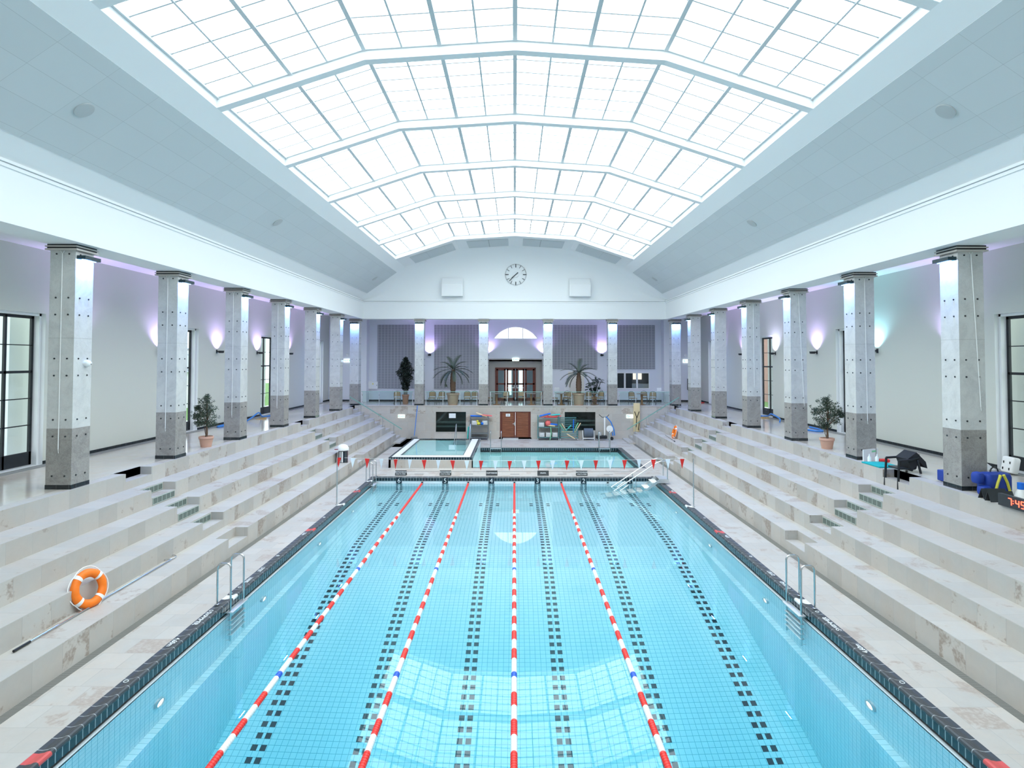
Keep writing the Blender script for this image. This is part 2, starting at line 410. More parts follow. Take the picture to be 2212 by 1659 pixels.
# ================================================================ geometry helpers
class MB:
    def __init__(s): s.v = []; s.f = []; s.m = []; s.sm = []
    def add(s, vs, fs, m=0, smooth=False):
        o = len(s.v); s.v += [tuple(p) for p in vs]
        for f in fs: s.f.append([o+i for i in f]); s.m.append(m); s.sm.append(smooth)
        return s
    def box(s, x0, x1, y0, y1, z0, z1, m=0):
        v = [(x0,y0,z0),(x1,y0,z0),(x1,y1,z0),(x0,y1,z0),(x0,y0,z1),(x1,y0,z1),(x1,y1,z1),(x0,y1,z1)]
        return s.add(v, [(0,3,2,1),(4,5,6,7),(0,1,5,4),(1,2,6,5),(2,3,7,6),(3,0,4,7)], m)
    def obox(s, c, size, M=None, m=0, bev=0.0):
        hx, hy, hz = [q/2 for q in size]
        M = M or Matrix.Identity(3)
        c = Vector(c)
        if bev <= 0:
            v = [c + M @ Vector(p) for p in ((-hx,-hy,-hz),(hx,-hy,-hz),(hx,hy,-hz),(-hx,hy,-hz),(-hx,-hy,hz),(hx,-hy,hz),(hx,hy,hz),(-hx,hy,hz))]
            return s.add(v, [(0,3,2,1),(4,5,6,7),(0,1,5,4),(1,2,6,5),(2,3,7,6),(3,0,4,7)], m)
        # rounded box: layers of a rounded rectangle
        b = min(bev, hx*.99, hy*.99, hz*.99)
        rings = []
        for (dz, ins) in ((-hz, b), (-hz+b*.3, b*.3), (-hz+b, 0), (hz-b, 0), (hz-b*.3, b*.3), (hz, b)):
            ring = []
            for (sx, sy, a0) in ((1,1,0),(-1,1,90),(-1,-1,180),(1,-1,270)):
                for t in (0, 30, 60, 90):
                    a = math.radians(a0+t)
                    r = max(b-ins, 0.0)
                    ring.append(c + M @ Vector((sx*(hx-b) + r*math.cos(a), sy*(hy-b) + r*math.sin(a), dz)))
            rings.append(ring)
        n = 16; vs = [p for r in rings for p in r]; fs = []
        for i in range(len(rings)-1):
            for j in range(n): fs.append((i*n+j, i*n+(j+1)%n, (i+1)*n+(j+1)%n, (i+1)*n+j))
        fs.append(tuple(range(n-1,-1,-1))); fs.append(tuple(range((len(rings)-1)*n, len(rings)*n)))
        return s.add(vs, fs, m, True)
    def tube(s, pts, r, n=10, m=0, caps=True, closed=False, rads=None):
        P = [Vector(p) for p in pts]; k = len(P)
        if k < 2: return s
        T = []
        for i in range(k):
            a = P[(i-1) % k] if (closed or i > 0) else P[0]
            b = P[(i+1) % k] if (closed or i < k-1) else P[-1]
            d = b-a
            T.append(d.normalized() if d.length > 1e-9 else Vector((0,0,1)))
        up = Vector((0,0,1)) if abs(T[0].z) < 0.9 else Vector((1,0,0))
        nrm = (up - T[0]*up.dot(T[0])).normalized()
        vs = []
        for i in range(k):
            nrm = nrm - T[i]*nrm.dot(T[i])
            if nrm.length < 1e-6: nrm = T[i].orthogonal()
            nrm.normalize(); bi = T[i].cross(nrm)
            rr = rads[i] if rads else r
            for j in range(n):
                a = 2*PI*j/n
                vs.append(P[i] + nrm*(rr*math.cos(a)) + bi*(rr*math.sin(a)))
        fs = []
        for i in range(k if closed else k-1):
            i2 = (i+1) % k
            for j in range(n): fs.append((i*n+j, i*n+(j+1)%n, i2*n+(j+1)%n, i2*n+j))
        if caps and not closed:
            fs.append(tuple(range(n-1,-1,-1))); fs.append(tuple(range((k-1)*n, k*n)))
        return s.add(vs, fs, m, True)
    def lathe(s, prof, c=(0,0,0), n=24, m=0, M=None, caps=True):
        c = Vector(c); M = M or Matrix.Identity(3); vs = []; fs = []
        for (r, z) in prof:
            for j in range(n):
                a = 2*PI*j/n; vs.append(c + M @ Vector((r*math.cos(a), r*math.sin(a), z)))
        for i in range(len(prof)-1):
            for j in range(n): fs.append((i*n+j, i*n+(j+1)%n, (i+1)*n+(j+1)%n, (i+1)*n+j))
        if caps:
            fs.append(tuple(range(n-1,-1,-1))); fs.append(tuple(range((len(prof)-1)*n, len(prof)*n)))
        return s.add(vs, fs, m, True)
    def ball(s, c, r, m=0, n=14, sc=(1,1,1), M=None):
        M = M or Matrix.Identity(3); c = Vector(c); vs = []; fs = []; k = max(6, n//2+2)
        for i in range(k+1):
            a = PI*i/k
            for j in range(n):
                b = 2*PI*j/n
                vs.append(c + M @ Vector((r*sc[0]*math.sin(a)*math.cos(b), r*sc[1]*math.sin(a)*math.sin(b), r*sc[2]*math.cos(a))))
        for i in range(k):
            for j in range(n): fs.append((i*n+j, (i+1)*n+j, (i+1)*n+(j+1)%n, i*n+(j+1)%n))
        return s.add(vs, fs, m, True)
    def prism(s, poly, d0, d1, axis='y', m=0):
        """extrude a 2D polygon between d0 and d1 along an axis; the polygon's (a, b) are the two other axes in x, y, z order"""
        k = len(poly)
        def P(a, b, d):
            return (a, d, b) if axis == 'y' else ((d, a, b) if axis == 'x' else (a, b, d))
        vs = [P(a, b, d0) for a, b in poly] + [P(a, b, d1) for a, b in poly]
        fs = [tuple(range(k)), tuple(range(2*k-1, k-1, -1))] + [(i, (i+1)%k, k+(i+1)%k, k+i) for i in range(k)]
        return s.add(vs, fs, m)
    def quad(s, a, b, c, d, m=0): return s.add([a, b, c, d], [(0,1,2,3)], m)
    def build(s, name, mats, parent=None, loc=None, smooth_angle=40):
        me = bpy.data.meshes.new(name); me.from_pydata(s.v, [], s.f)
        if not isinstance(mats, (list, tuple)): mats = [mats]
        for q in mats: me.materials.append(q)
        me.polygons.foreach_set('material_index', s.m)
        me.polygons.foreach_set('use_smooth', s.sm)
        me.update()
        if any(s.sm): me.set_sharp_from_angle(angle=math.radians(smooth_angle))
        import bmesh
        bm = bmesh.new(); bm.from_mesh(me); bmesh.ops.recalc_face_normals(bm, faces=bm.faces); bm.to_mesh(me); bm.free()
        o = bpy.data.objects.new(name, me); COL.objects.link(o)
        if parent: o.parent = parent
        if loc: o.location = loc
        return o
def tag(o, label=None, cat=None, group=None, kind=None):
    if label: o['label'] = label
    if cat: o['category'] = cat
    if group: o['group'] = group
    if kind: o['kind'] = kind
    return o
def thing(name, label, cat, loc=(0,0,0), rz=0.0, group=None):
    o = bpy.data.objects.new(name, None); COL.objects.link(o)
    o.empty_display_size = 0.1
    o.location = loc; o.rotation_euler = (0, 0, rz)
    return tag(o, label, cat, group)
def struct(name, mb, mats, parent=None):
    o = mb.build(name, mats, parent)
    if not parent: o['kind'] = 'structure'
    return o
def dup(root, loc=None, rz=None, label=None, group=None, rot=None):
    def cp(o, par):
        c = o.copy(); COL.objects.link(c)
        if par: c.parent = par
        for ch in list(o.children): cp(ch, c)
        return c
    r = cp(root, None)
    if loc is not None: r.location = loc
    if rz is not None: r.rotation_euler = (0, 0, rz)
    if rot is not None: r.rotation_euler = rot
    if label: r['label'] = label
    if group: r['group'] = group
    return r
def text(name, body, size, M4, m, parent=None, extrude=0.001, align='CENTER', bold=0.0, label=None):
    cu = bpy.data.curves.new(name, 'FONT'); cu.body = body; cu.size = size; cu.extrude = extrude
    cu.align_x = align; cu.align_y = 'CENTER'; cu.offset = bold
    cu.materials.append(m)
    f_ = bpy.data.objects.new(name, cu)
    me = bpy.data.meshes.new_from_object(f_); bpy.data.objects.remove(f_)
    o = bpy.data.objects.new(name, me); COL.objects.link(o)
    if parent: o.parent = parent
    o.matrix_local = M4
    return o
def frame(loc, xax, yax):
    """matrix with local x and y axes pointing along the given directions"""
    x = Vector(xax).normalized(); y = Vector(yax).normalized(); z = x.cross(y)
    M = Matrix((x, y, z)).transposed().to_4x4(); M.translation = Vector(loc); return M
def arc(c, r, a0, a1, n, plane='xz', y=0.0):
    out = []
    for i in range(n+1):
        a = math.radians(a0 + (a1-a0)*i/n)
        if plane == 'xz': out.append((c[0]+r*math.cos(a), y, c[1]+r*math.sin(a)))
        elif plane == 'yz': out.append((y, c[0]+r*math.cos(a), c[1]+r*math.sin(a)))
        else: out.append((c[0]+r*math.cos(a), c[1]+r*math.sin(a), y))
    return out
def grid_wall(mb, u0, u1, v0, v1, holes, put, m=0):
    """rectangle u0..u1 x v0..v1 minus rectangular holes; put(u, v) gives the 3D point"""
    us = sorted({u0, u1, *[h[0] for h in holes], *[h[1] for h in holes]}); vs = sorted({v0, v1, *[h[2] for h in holes], *[h[3] for h in holes]})
    us = [u for u in us if u0 <= u <= u1]; vs = [v for v in vs if v0 <= v <= v1]
    for i in range(len(us)-1):
        for j in range(len(vs)-1):
            cu, cv = (us[i]+us[i+1])/2, (vs[j]+vs[j+1])/2
            if any(h[0] < cu < h[1] and h[2] < cv < h[3] for h in holes): continue
            mb.quad(put(us[i], vs[j]), put(us[i+1], vs[j]), put(us[i+1], vs[j+1]), put(us[i], vs[j+1]), m)

# ================================================================ THE SETTING
GZ = 2.15            # gallery floor
RX = [7.36, 8.03, 8.70, 9.37, 10.04]; RZ = [0.49, 0.905, 1.32, 1.735, 2.15]
YW = 38.95           # lower end wall / gallery edge
YB = 43.0            # upper back wall
PX, PY0, PY1 = 6.03, 0.9, 26.2    # pool edge lip
CO = 6.24            # outer edge of the coping
ND = 0.0
# ---- pool deck
b = MB()
for (x0, x1, y0, y1) in ((-7.20,-CO,-2,39),(CO,7.20,-2,39),(-CO,CO,-2,0.65),(-CO,CO,26.45,28.53),(-7.2,-1.97,35.3,39),(-1.97,6.24,35.12,39),(-CO,-5.95,28.53,35.3)):
    b.box(x0, x1, y0, y1, -0.25, 0.0)
floor = struct('floor', b, M_deck)
# ---- terraces: five steps each side, with stair notches cut into every riser
for side, sg, notches in (('left', -1, [(15.6, 16.7), (28.3, 29.4), (37.5, 38.95)]), ('right', 1, [(15.35, 16.45), (27.95, 29.05), (37.5, 38.95)])):
    b = MB()
    for k in range(5):
        x, z1 = RX[k], RZ[k]; z0 = RZ[k-1] if k else -0.2
        zb = RZ[k-1] if k else 0.0
        xo = 10.9 if k < 4 else 10.35
        ys = [-2.0] + [q for nt in notches for q in nt] + ([38.95] if notches[-1][1] < 38.9 else [])
        ys = sorted(set(ys + [38.95]))
        for y0, y1 in zip(ys[:-1], ys[1:]):
            cut = any(a <= (y0+y1)/2 <= c for a, c in notches)
            xa = x + (0.34 if cut else 0.0)
            def put(px0, px1, za, zc):
                X0, X1 = sorted((sg*px0, sg*px1))
                o = len(b.f)
                b.box(X0, X1, y0, y1, za, zc)
                for i in range(o, len(b.f)): b.m[i] = 0
                b.m[o+1] = 1       # the tread
            put(xa, xo, z0, z1)
            if cut: put(x, xa, z0, zb + (z1-zb)/2)
    # low slab step in front of the far stairs
    X0, X1 = sorted((sg*6.95, sg*7.36)); b.box(X0, X1, 36.6, 38.9, 0, 0.09, 1)
    struct('terrace_'+side, b, [M_riser, M_tread])
# ---- gallery floor (sides and end)
b = MB()
b.box(-13.6, -10.35, -2, YB+0.3, 1.9, GZ); b.box(10.35, 13.6, -2, YB+0.3, 1.9, GZ)
b.box(-10.35, 10.35, YW+0.02, YB+1.6, 1.9, GZ)
struct('floor_gallery', b, M_gallery)
# ---- lower end wall under the gallery with two windows and a double door
b = MB()
holes = [(-5.09,-3.14,0.45,1.74), (3.25,5.24,0.55,1.74), (-0.94,1.05,0.10,1.76)]
grid_wall(b, -10.9, 10.9, 0.0, GZ-0.0, holes, lambda u, v: (u, YW, v))
for (x0, x1, z0, z1) in holes:      # reveals
    y1 = YW+0.14
    b.quad((x0,YW,z0),(x0,y1,z0),(x0,y1,z1),(x0,YW,z1)); b.quad((x1,YW,z0),(x1,YW,z1),(x1,y1,z1),(x1,y1,z0))
    b.quad((x0,YW,z1),(x0,y1,z1),(x1,y1,z1),(x1,YW,z1)); b.quad((x0,YW,z0),(x1,YW,z0),(x1,y1,z0),(x0,y1,z0))
struct('wall_lower', b, M_wallstone)
b = MB(); b.box(-10.05, 10.05, YW-0.03, YW+0.25, GZ-0.055, GZ+0.004); struct('trim_1', b, M_gallery)
for i, (x0, x1, z0, z1) in enumerate(holes[:2]):
    b = MB(); b.box(x0, x1, YW+0.12, YW+0.15, z0, z1)
    b.box(x0, x1, YW+2.2, YW+2.25, z0-0.3, z1+0.2)
    w = bpy.data.objects.new('window_%d' % (9+i), None); COL.objects.link(w); w['kind'] = 'structure'
    b = MB(); b.box(x0, x1, YW+0.11, YW+0.118, z0, z1); b.build('pane', M_dglass, w)
    b = MB(); b.box(x0-0.3, x1+0.3, YW+1.8, YW+1.85, 0.0, 2.1)
    b.box(x0-0.3, x1+0.3, YW+0.15, YW+1.85, 0.0, 0.05); b.box(x0-0.3, x0-0.25, YW+0.15, YW+1.85, 0, 2.1); b.box(x1+0.25, x1+0.3, YW+0.15, YW+1.85, 0, 2.1)
    for (za, zc) in ((z0+0.50, z0+0.62), (z0+0.22, z0+0.34)): b.box(x0-0.3, x1+0.3, YW+0.7, YW+0.8, za, zc, 1)
    if i == 0: b.tube([(x0+0.05, YW+0.6, z0+0.62), (x0+0.75, YW+0.6, z1+0.1)], 0.075, 8, 1)
    b.build('room_behind', [M_niche, M_niche2], w)
    b = MB(); b.box(x0-0.02, x1+0.02, YW-0.03, YW+0.12, z0-0.05, z0); b.build('window_sill', M_gallery, w)
# double plank door
d = bpy.data.objects.new('door_1', None); COL.objects.link(d); d['kind'] = 'structure'
b = MB(); b.box(-0.94, -0.88, YW+0.02, YW+0.12, 0.1, 1.76); b.box(0.99, 1.05, YW+0.02, YW+0.12, 0.1, 1.76); b.box(-0.94, 1.05, YW+0.02, YW+0.12, 1.71, 1.76); b.build('door_frame', M_mahog, d)
for (x0, x1) in ((-0.88, 0.05), (0.06, 0.99)):
    b = MB(); b.box(x0, x1, YW+0.05, YW+0.10, 0.1, 1.71)
    b.box(x0, x0+0.09, YW+0.035, YW+0.05, 0.1, 1.71, 1); b.box(x1-0.09, x1, YW+0.035, YW+0.05, 0.1, 1.71, 1)
    lf = b.build('door_leaf', [M_wood, M_mahog], d)
    if x0 < 0:
        h = MB(); h.box(-0.02, 0.03, YW+0.02, YW+0.036, 0.86, 1.08); h.tube([(0.0, YW-0.005, 0.97), (-0.13, YW-0.005, 0.97)], 0.012, 8); h.tube([(0.0, YW+0.03, 0.97), (0.0, YW-0.005, 0.97)], 0.012, 8)
        h.build('door_handle', M_steel, lf)
        h = MB(); h.box(-0.56, -0.28, YW+0.028, YW+0.036, 1.44, 1.62, 0); h.box(-0.50, -0.34, YW+0.022, YW+0.03, 1.47, 1.59, 1); h.build('door_sign', [M_paper, M_crate], lf)
b = MB(); b.box(-1.0, 1.1, YW, YW+1.2, -0.1, 0.1); struct('trim_2', b, M_wallstone)

# ---- main pool basin
def fz(y): 
    pts = [(26.3, -1.6), (19.3, -2.0), (11.6, -4.86), (0.0, -4.86)]
    for (ya, za), (yb, zb) in zip(pts[:-1], pts[1:]):
        if y >= yb: return za + (zb-za)*(ya-y)/(ya-yb)
    return -4.86
WX = 6.0
b = MB()
ysf = [26.2, 19.3, 11.6, 0.9]
for ya, yb_ in zip(ysf[:-1], ysf[1:]):
    b.quad((-WX, yb_, fz(yb_)), (WX, yb_, fz(yb_)), (WX, ya, fz(ya)), (-WX, ya, fz(ya)))
    for sg in (-1, 1):
        b.quad((sg*WX, yb_, fz(yb_)-0.2), (sg*WX, ya, fz(ya)-0.2), (sg*WX, ya, -0.26), (sg*WX, yb_, -0.26))
b.quad((-WX, 26.2, -1.9), (WX, 26.2, -1.9), (WX, 26.2, -0.26), (-WX, 26.2, -0.26))
b.quad((-WX, 0.9, -4.9), (WX, 0.9, -4.9), (WX, 0.9, -0.26), (-WX, 0.9, -0.26))
for sg in (-1, 1):       # resting ledge along both long walls
    for ya, yb_ in ((21.9, 19.3), (19.3, 11.6), (11.6, 0.9)):
        b.quad((sg*5.84, yb_, fz(yb_)), (sg*5.84, ya, fz(ya)), (sg*5.84, ya, -1.85), (sg*5.84, yb_, -1.85))
    b.quad((sg*5.84, 0.9, -1.85), (sg*5.84, 21.9, -1.85), (sg*WX, 21.9, -1.85), (sg*WX, 0.9, -1.85), 1)
    b.quad((sg*5.84, 21.9, -1.85), (sg*WX, 21.9, -1.85), (sg*WX, 21.9, -1.95), (sg*5.84, 21.9, -1.95), 0)
# gutter recess, shade painted grey, and white lip round the water's edge
for sg in (-1, 1):
    b.quad((sg*6.10, 0.8, -0.14), (sg*6.10, 26.2, -0.14), (sg*6.10, 26.2, -0.27), (sg*6.10, 0.8, -0.27), 2)
    X0, X1 = sorted((sg*6.10, sg*6.055)); b.box(X0, X1, 0.9, 26.2, -0.30, -0.262, 2)
    X0, X1 = sorted((sg*6.055, sg*WX)); b.box(X0, X1, 0.9, 26.2, -0.30, -0.248, 3)
b.box(-6.05, 6.05, 26.2, 26.24, -0.30, -0.13, 3)
struct('pool_basin', b, [M_pool, M_ledge, M_gutter, M_lip])
b = MB(); b.box(-6.02, 6.02, 0.88, 26.21, -5.2, -0.26); struct('pool_water', b, M_water)
# ---- coping: side runs with a rolled lip and the end run, marks in place
prof = [(CO, 0.0), (6.17, -0.004), (6.10, 0.008), (6.06, 0.026), (6.03, 0.032), (6.005, 0.022), (5.995, 0.0), (5.995, -0.02), (6.0, -0.03), (6.0, -0.165), (6.11, -0.165)]
for side, sg, reds, whites in (('left', -1, [(7.72,7.94), (18.05,18.3), (23.3,23.55)], [(12.95,13.18), (21.2,21.42), (25.3,25.5)]), ('right', 1, [(7.60,7.82), (17.9,18.15), (23.2,23.45)], [(12.75,13.0), (21.0,21.25)])):
    b = MB()
    cuts = sorted({0.6, 26.45, *[q for r in reds+whites for q in r]})
    for y0, y1 in zip(cuts[:-1], cuts[1:]):
        mid = (y0+y1)/2
        mi = 2 if any(a < mid < c for a, c in reds) else (3 if any(a < mid < c for a, c in whites) else 0)
        for (xa, za), (xb, zb) in zip(prof[:-1], prof[1:]):
            face = za <= -0.029 and zb <= -0.029
            b.quad((sg*xa, y0, za), (sg*xb, y0, zb), (sg*xb, y1, zb), (sg*xa, y1, za), 1 if face else mi)
    cp = struct('pool_coping_'+side, b, [M_cop_y_top, M_coping_side, M_redtile, M_whitetile])
    up = (-sg, 0, 0)      # tops of the letters point to the water, read from the deck
    rd = (0, sg, 0)
    for body, y, sz in (('SVØMMER', 12.0, 0.13), ('4,60m', 11.0, 0.13), ('DYBT', 14.75, 0.12), ('VAND', 14.05, 0.12), ('3,20m', 17.75, 0.11), ('2,20m', 23.75, 0.11)):
        text('coping_lettering', body, sz, frame((sg*6.165, y + (0 if sg < 0 else -0.2), 0.006), rd, up), M_txt, cp, 0.0008, bold=0.002)
    for y in (9.68, 12.36, 13.62, 15.8, 19.6):
        r = MB(); r.tube([(sg*6.165+0.035*math.cos(t), y+0.035*math.sin(t), 0.004) for t in [2*PI*i/16 for i in range(16)]], 0.006, 5, closed=True); r.build('ring_mark', M_txt, cp)
b = MB()
for (ya, za), (yb_, zb) in zip([(26.45,0),(26.38,-0.003),(26.30,0.008),(26.26,0.024),(26.22,0.03),(26.195,0.02),(26.185,0.0),(26.185,-0.03),(26.185,-0.145)], [(26.38,-0.003),(26.30,0.008),(26.26,0.024),(26.22,0.03),(26.195,0.02),(26.185,0.0),(26.185,-0.03),(26.185,-0.145),(26.3,-0.145)]):
    b.quad((-CO, ya, za), (CO, ya, za), (CO, yb_, zb), (-CO, yb_, zb), 1 if za < -0.02 else 0)
struct('pool_coping_end', b, [M_coping_top, M_coping_side])
# slot drain and little slots in the deck behind the pool end
b = MB(); b.box(-5.35, 5.45, 27.60, 27.67, 0.001, 0.004); struct('trim_3', b, M_drain)
for x in (-4.27, -2.05, 0.02, 2.13, 4.2):
    tag(MB().box(x-0.2, x+0.2, 26.94, 27.05, 0.0005, 0.005).build('floor_slot', M_gutter), 'grey slot cover in the deck behind rope anchor %s' % {-4.27:'nearest lane six', -2.05:'between lanes five and four', 0.02:'between lanes four and three', 2.13:'between lanes three and two', 4.2:'between lanes two and one'}[x], 'slot cover', 'slot covers behind the pool end')
for sg, nm in ((-1, 'left'), (1, 'right')):
    X0, X1 = sorted((sg*7.20, sg*7.36))
    tag(MB().box(X0, X1, 2, 36.6, -0.1, 0.002).build('drain_grate', M_drain), 'long slotted drain grate along the foot of the %s terrace' % nm, 'drain', 'deck drain grates')
    b = MB()
    for kk in (2, 3): pass

# ---- learner pools
b = MB()        # raised pool: stone box, dark tile rim, white inner margin
rx0, rx1, ry0, ry1, rz = -5.95, -1.97, 28.53, 35.3, 0.49
b.box(rx0, rx1, ry0, ry0+0.1, 0, 0.38, 0); b.box(rx0, rx0+0.1, ry0, ry1, 0, 0.38, 0); b.box(rx0, rx1, ry1-0.1, ry1, 0, 0.38, 0)
b.box(rx1-0.05, rx1, ry0, ry1, -1.0, 0.38, 5)
for (x0, x1, y0, y1) in ((rx0, rx1, ry0, ry0+0.12), (rx0, rx1, ry1-0.1, ry1), (rx0, rx0+0.1, ry0+0.12, ry1-0.1), (rx1-0.14, rx1, ry0+0.12, ry1-0.1)):
    b.box(x0, x1, y0, y1, 0.38, rz, 1); b.quad((x0,y0,rz+.002),(x1,y0,rz+.002),(x1,y1,rz+.002),(x0,y1,rz+.002), 2)
for (x0, x1, y0, y1) in ((rx0+0.1, rx1-0.14, ry0+0.12, ry0+0.70), (rx0+0.1, -5.53, ry0+0.70, ry1-0.1), (-2.47, rx1-0.14, ry0+0.70, ry1-0.1)):
    b.box(x0, x1, y0, y1, 0.2, rz-0.006, 3)
for (x0, x1, y0, y1) in ((-5.53,-2.47,29.23,29.27), (-5.53,-5.49,29.27,35.2), (-2.51,-2.47,29.27,35.2)): b.box(x0, x1, y0, y1, 0.2, rz-0.002, 2)
b.quad((-5.5,29.25,-0.35),(-2.5,29.25,-0.35),(-2.5,35.2,-0.35),(-5.5,35.2,-0.35), 4)
for (p, q) in (((-5.5,29.25),(-2.5,29.25)), ((-2.5,29.25),(-2.5,35.2)), ((-2.5,35.2),(-5.5,35.2)), ((-5.5,35.2),(-5.5,29.25))):
    b.quad((*p,-0.35),(*q,-0.35),(*q,0.45),(*p,0.45), 4)
struct('learner_pool_basin', b, [M_wallstone, M_coping_side, M_coping_top, M_whitetile, M_pool2, M_pool2])
b = MB(); b.box(-5.51, -2.49, 29.24, 35.21, -0.4, 0.472); struct('learner_pool_water', b, M_water2)
b = MB()        # sunken pool beside it
sx0, sx1, sy0, sy1 = -1.97, 6.24, 28.53, 35.12
for (x0, x1, y0, y1, mi) in ((sx0, sx1, sy0, sy0+0.16, 0), (sx0, sx1, sy1-0.14, sy1, 0), (sx1-0.26, sx1, sy0+0.16, sy1-0.14, 5)):
    b.box(x0, x1, y0, y1, -0.15, 0.003, mi)
    for i in range(len(b.f)-4, len(b.f)): b.m[i] = 1
ix0, ix1, iy0, iy1 = -1.97, 5.99, 28.66, 35.0
b.quad((ix0,iy1,-0.3),(ix1,iy1,-0.3),(ix1,iy1,-0.1),(ix0,iy1,-0.1), 4); b.quad((ix1-.02,iy0,-0.3),(ix1-.02,iy1,-0.3),(ix1-.02,iy1,-0.1),(ix1-.02,iy0,-0.1), 4)
b.quad((ix0,iy0,-1.1),(ix1,iy0,-1.1),(ix1,iy1,-1.1),(ix0,iy1,-1.1), 3)
for (p, q) in (((ix0,iy0),(ix1,iy0)), ((ix1,iy0),(ix1,iy1)), ((ix1,iy1),(ix0,iy1))): b.quad((*p,-1.1),(*q,-1.1),(*q,-0.26),(*p,-0.26), 3)
struct('sunken_pool_basin', b, [M_coping_top, M_coping_side, M_gutter, M_pool2, M_dark, M_cop_y_top])
b = MB(); b.box(ix0+.001, ix1+0.01, iy0-0.01, iy1+0.01, -1.15, -0.24); struct('sunken_pool_water', b, M_water2)

# ---- walls of the side aisles with tall windows
WXL = 13.3
WIN_L = [16.0, 24.25, 32.5, 40.75]; WIN_R = [15.62, 23.85, 31.95, 40.2]
for side, sg, wins in (('left', -1, WIN_L), ('right', 1, WIN_R)):
    b = MB(); hol = [(y-1.0, y+1.0, 2.16, 6.40) for y in wins]
    grid_wall(b, -2.0, YB, GZ, 8.25, hol, lambda u, v: (sg*WXL, u, v))
    struct('wall_'+side, b, M_sage)
    b = MB()
    last = -2.0
    for y in wins + [99]:
        e = min(y-1.0, YB)
        X0, X1 = sorted((sg*WXL, sg*(WXL-0.025))); b.box(X0, X1, last, e, GZ, GZ+0.1); last = y+1.0
        if e >= YB: break
    struct('baseboard_'+side, b, M_black)
    b = MB(); X0, X1 = sorted((sg*(WXL-0.03), sg*(WXL-0.32))); b.box(X0, X1, -2, YB, GZ, GZ+0.012); struct('trim_%s_channel' % side, b, M_gutter)
    for i, y in enumerate(wins):
        w = bpy.data.objects.new('window_%d' % (i+1 + (4 if sg > 0 else 0)), None); COL.objects.link(w); w['kind'] = 'structure'
        xo = WXL+0.30
        b = MB()      # stepped white reveal
        for (x0, x1, d) in ((WXL, WXL+0.12, 1.0), (WXL+0.12, xo, 0.93)):
            A, B_ = sg*x0, sg*x1; zt = 6.40 - (1.0-d)
            for q in (-d, d): b.quad((A, y+q, GZ), (B_, y+q, GZ), (B_, y+q, zt), (A, y+q, zt))
            b.quad((A, y-d, zt), (B_, y-d, zt), (B_, y+d, zt), (A, y+d, zt))
        A = sg*(WXL+0.12)
        for (ya, yb_) in ((-1.0, -0.93), (0.93, 1.0)): b.quad((A, y+ya, GZ), (A, y+yb_, GZ), (A, y+yb_, 6.4), (A, y+ya, 6.4))
        b.quad((A, y-1, 6.33), (A, y+1, 6.33), (A, y+1, 6.4), (A, y-1, 6.4))
        b.quad((sg*WXL, y-1, GZ+.002), (sg*xo, y-1, GZ+.002), (sg*xo, y+1, GZ+.002), (sg*WXL, y+1, GZ+.002))
        b.build('reveal', M_white2, w)
        b = MB(); X0, X1 = sorted((sg*(xo-0.03), sg*(xo+0.03)))
        for q in (-0.90, 0.0, 0.90):
            t = 0.05 if q else 0.035
            b.box(X0, X1, y+q-t, y+q+t, 2.17, 6.31)
        b.box(X0, X1, y-0.93, y+0.93, 2.17, 2.53); b.box(X0, X1, y-0.93, y+0.93, 6.25, 6.33)
        for j in range(1, 5):
            zz = 2.53 + (6.25-2.53)*j/5; t = 0.035 if j == 3 else 0.013
            b.box(X0, X1, y-0.9, y+0.9, zz-t, zz+t)
        b.build('window_frame', M_winframe, w)
        b = MB(); b.box(*sorted((sg*(xo-0.004), sg*(xo+0.004))), y-0.9, y+0.9, 2.53, 6.25); b.build('pane', M_glass, w)
# ---- aisle ceilings and the beams over the colonnades
b = MB()
b.box(-13.6, -10.6, -2, YB, 8.2, 8.3); b.box(10.6, 13.6, -2, YB, 8.2, 8.3); b.box(-10.6, 10.6, 39.7, YB, 8.2, 8.3)
struct('ceiling_aisle', b, M_white)
BI = 9.85; BZ = 7.76
for side, sg in (('left', -1), ('right', 1)):
    b = MB(); X0, X1 = sorted((sg*BI, sg*10.72)); b.box(X0, X1, -2, 39.7, BZ, 9.3); struct('beam_'+side, b, M_white)
    b = MB()
    X0, X1 = sorted((sg*BI, sg*(BI-0.03))); b.box(X0, X1, -2, 39.0, 8.83, 8.90)
    X0, X1 = sorted((sg*BI, sg*(BI-0.06))); b.box(X0, X1, -2, 39.0, 8.915, 8.965)
    struct('trim_%s_cornice' % side, b, M_white)
b = MB(); b.box(-9.9, 9.9, 39.0, 39.7, BZ, 8.95); struct('beam_end', b, M_white)
b = MB(); b.box(-9.85, 9.85, 38.97, 39.0, 8.83, 8.90); b.box(-9.85, 9.85, 38.94, 39.0, 8.915, 8.965); struct('trim_end_cornice', b, M_white)
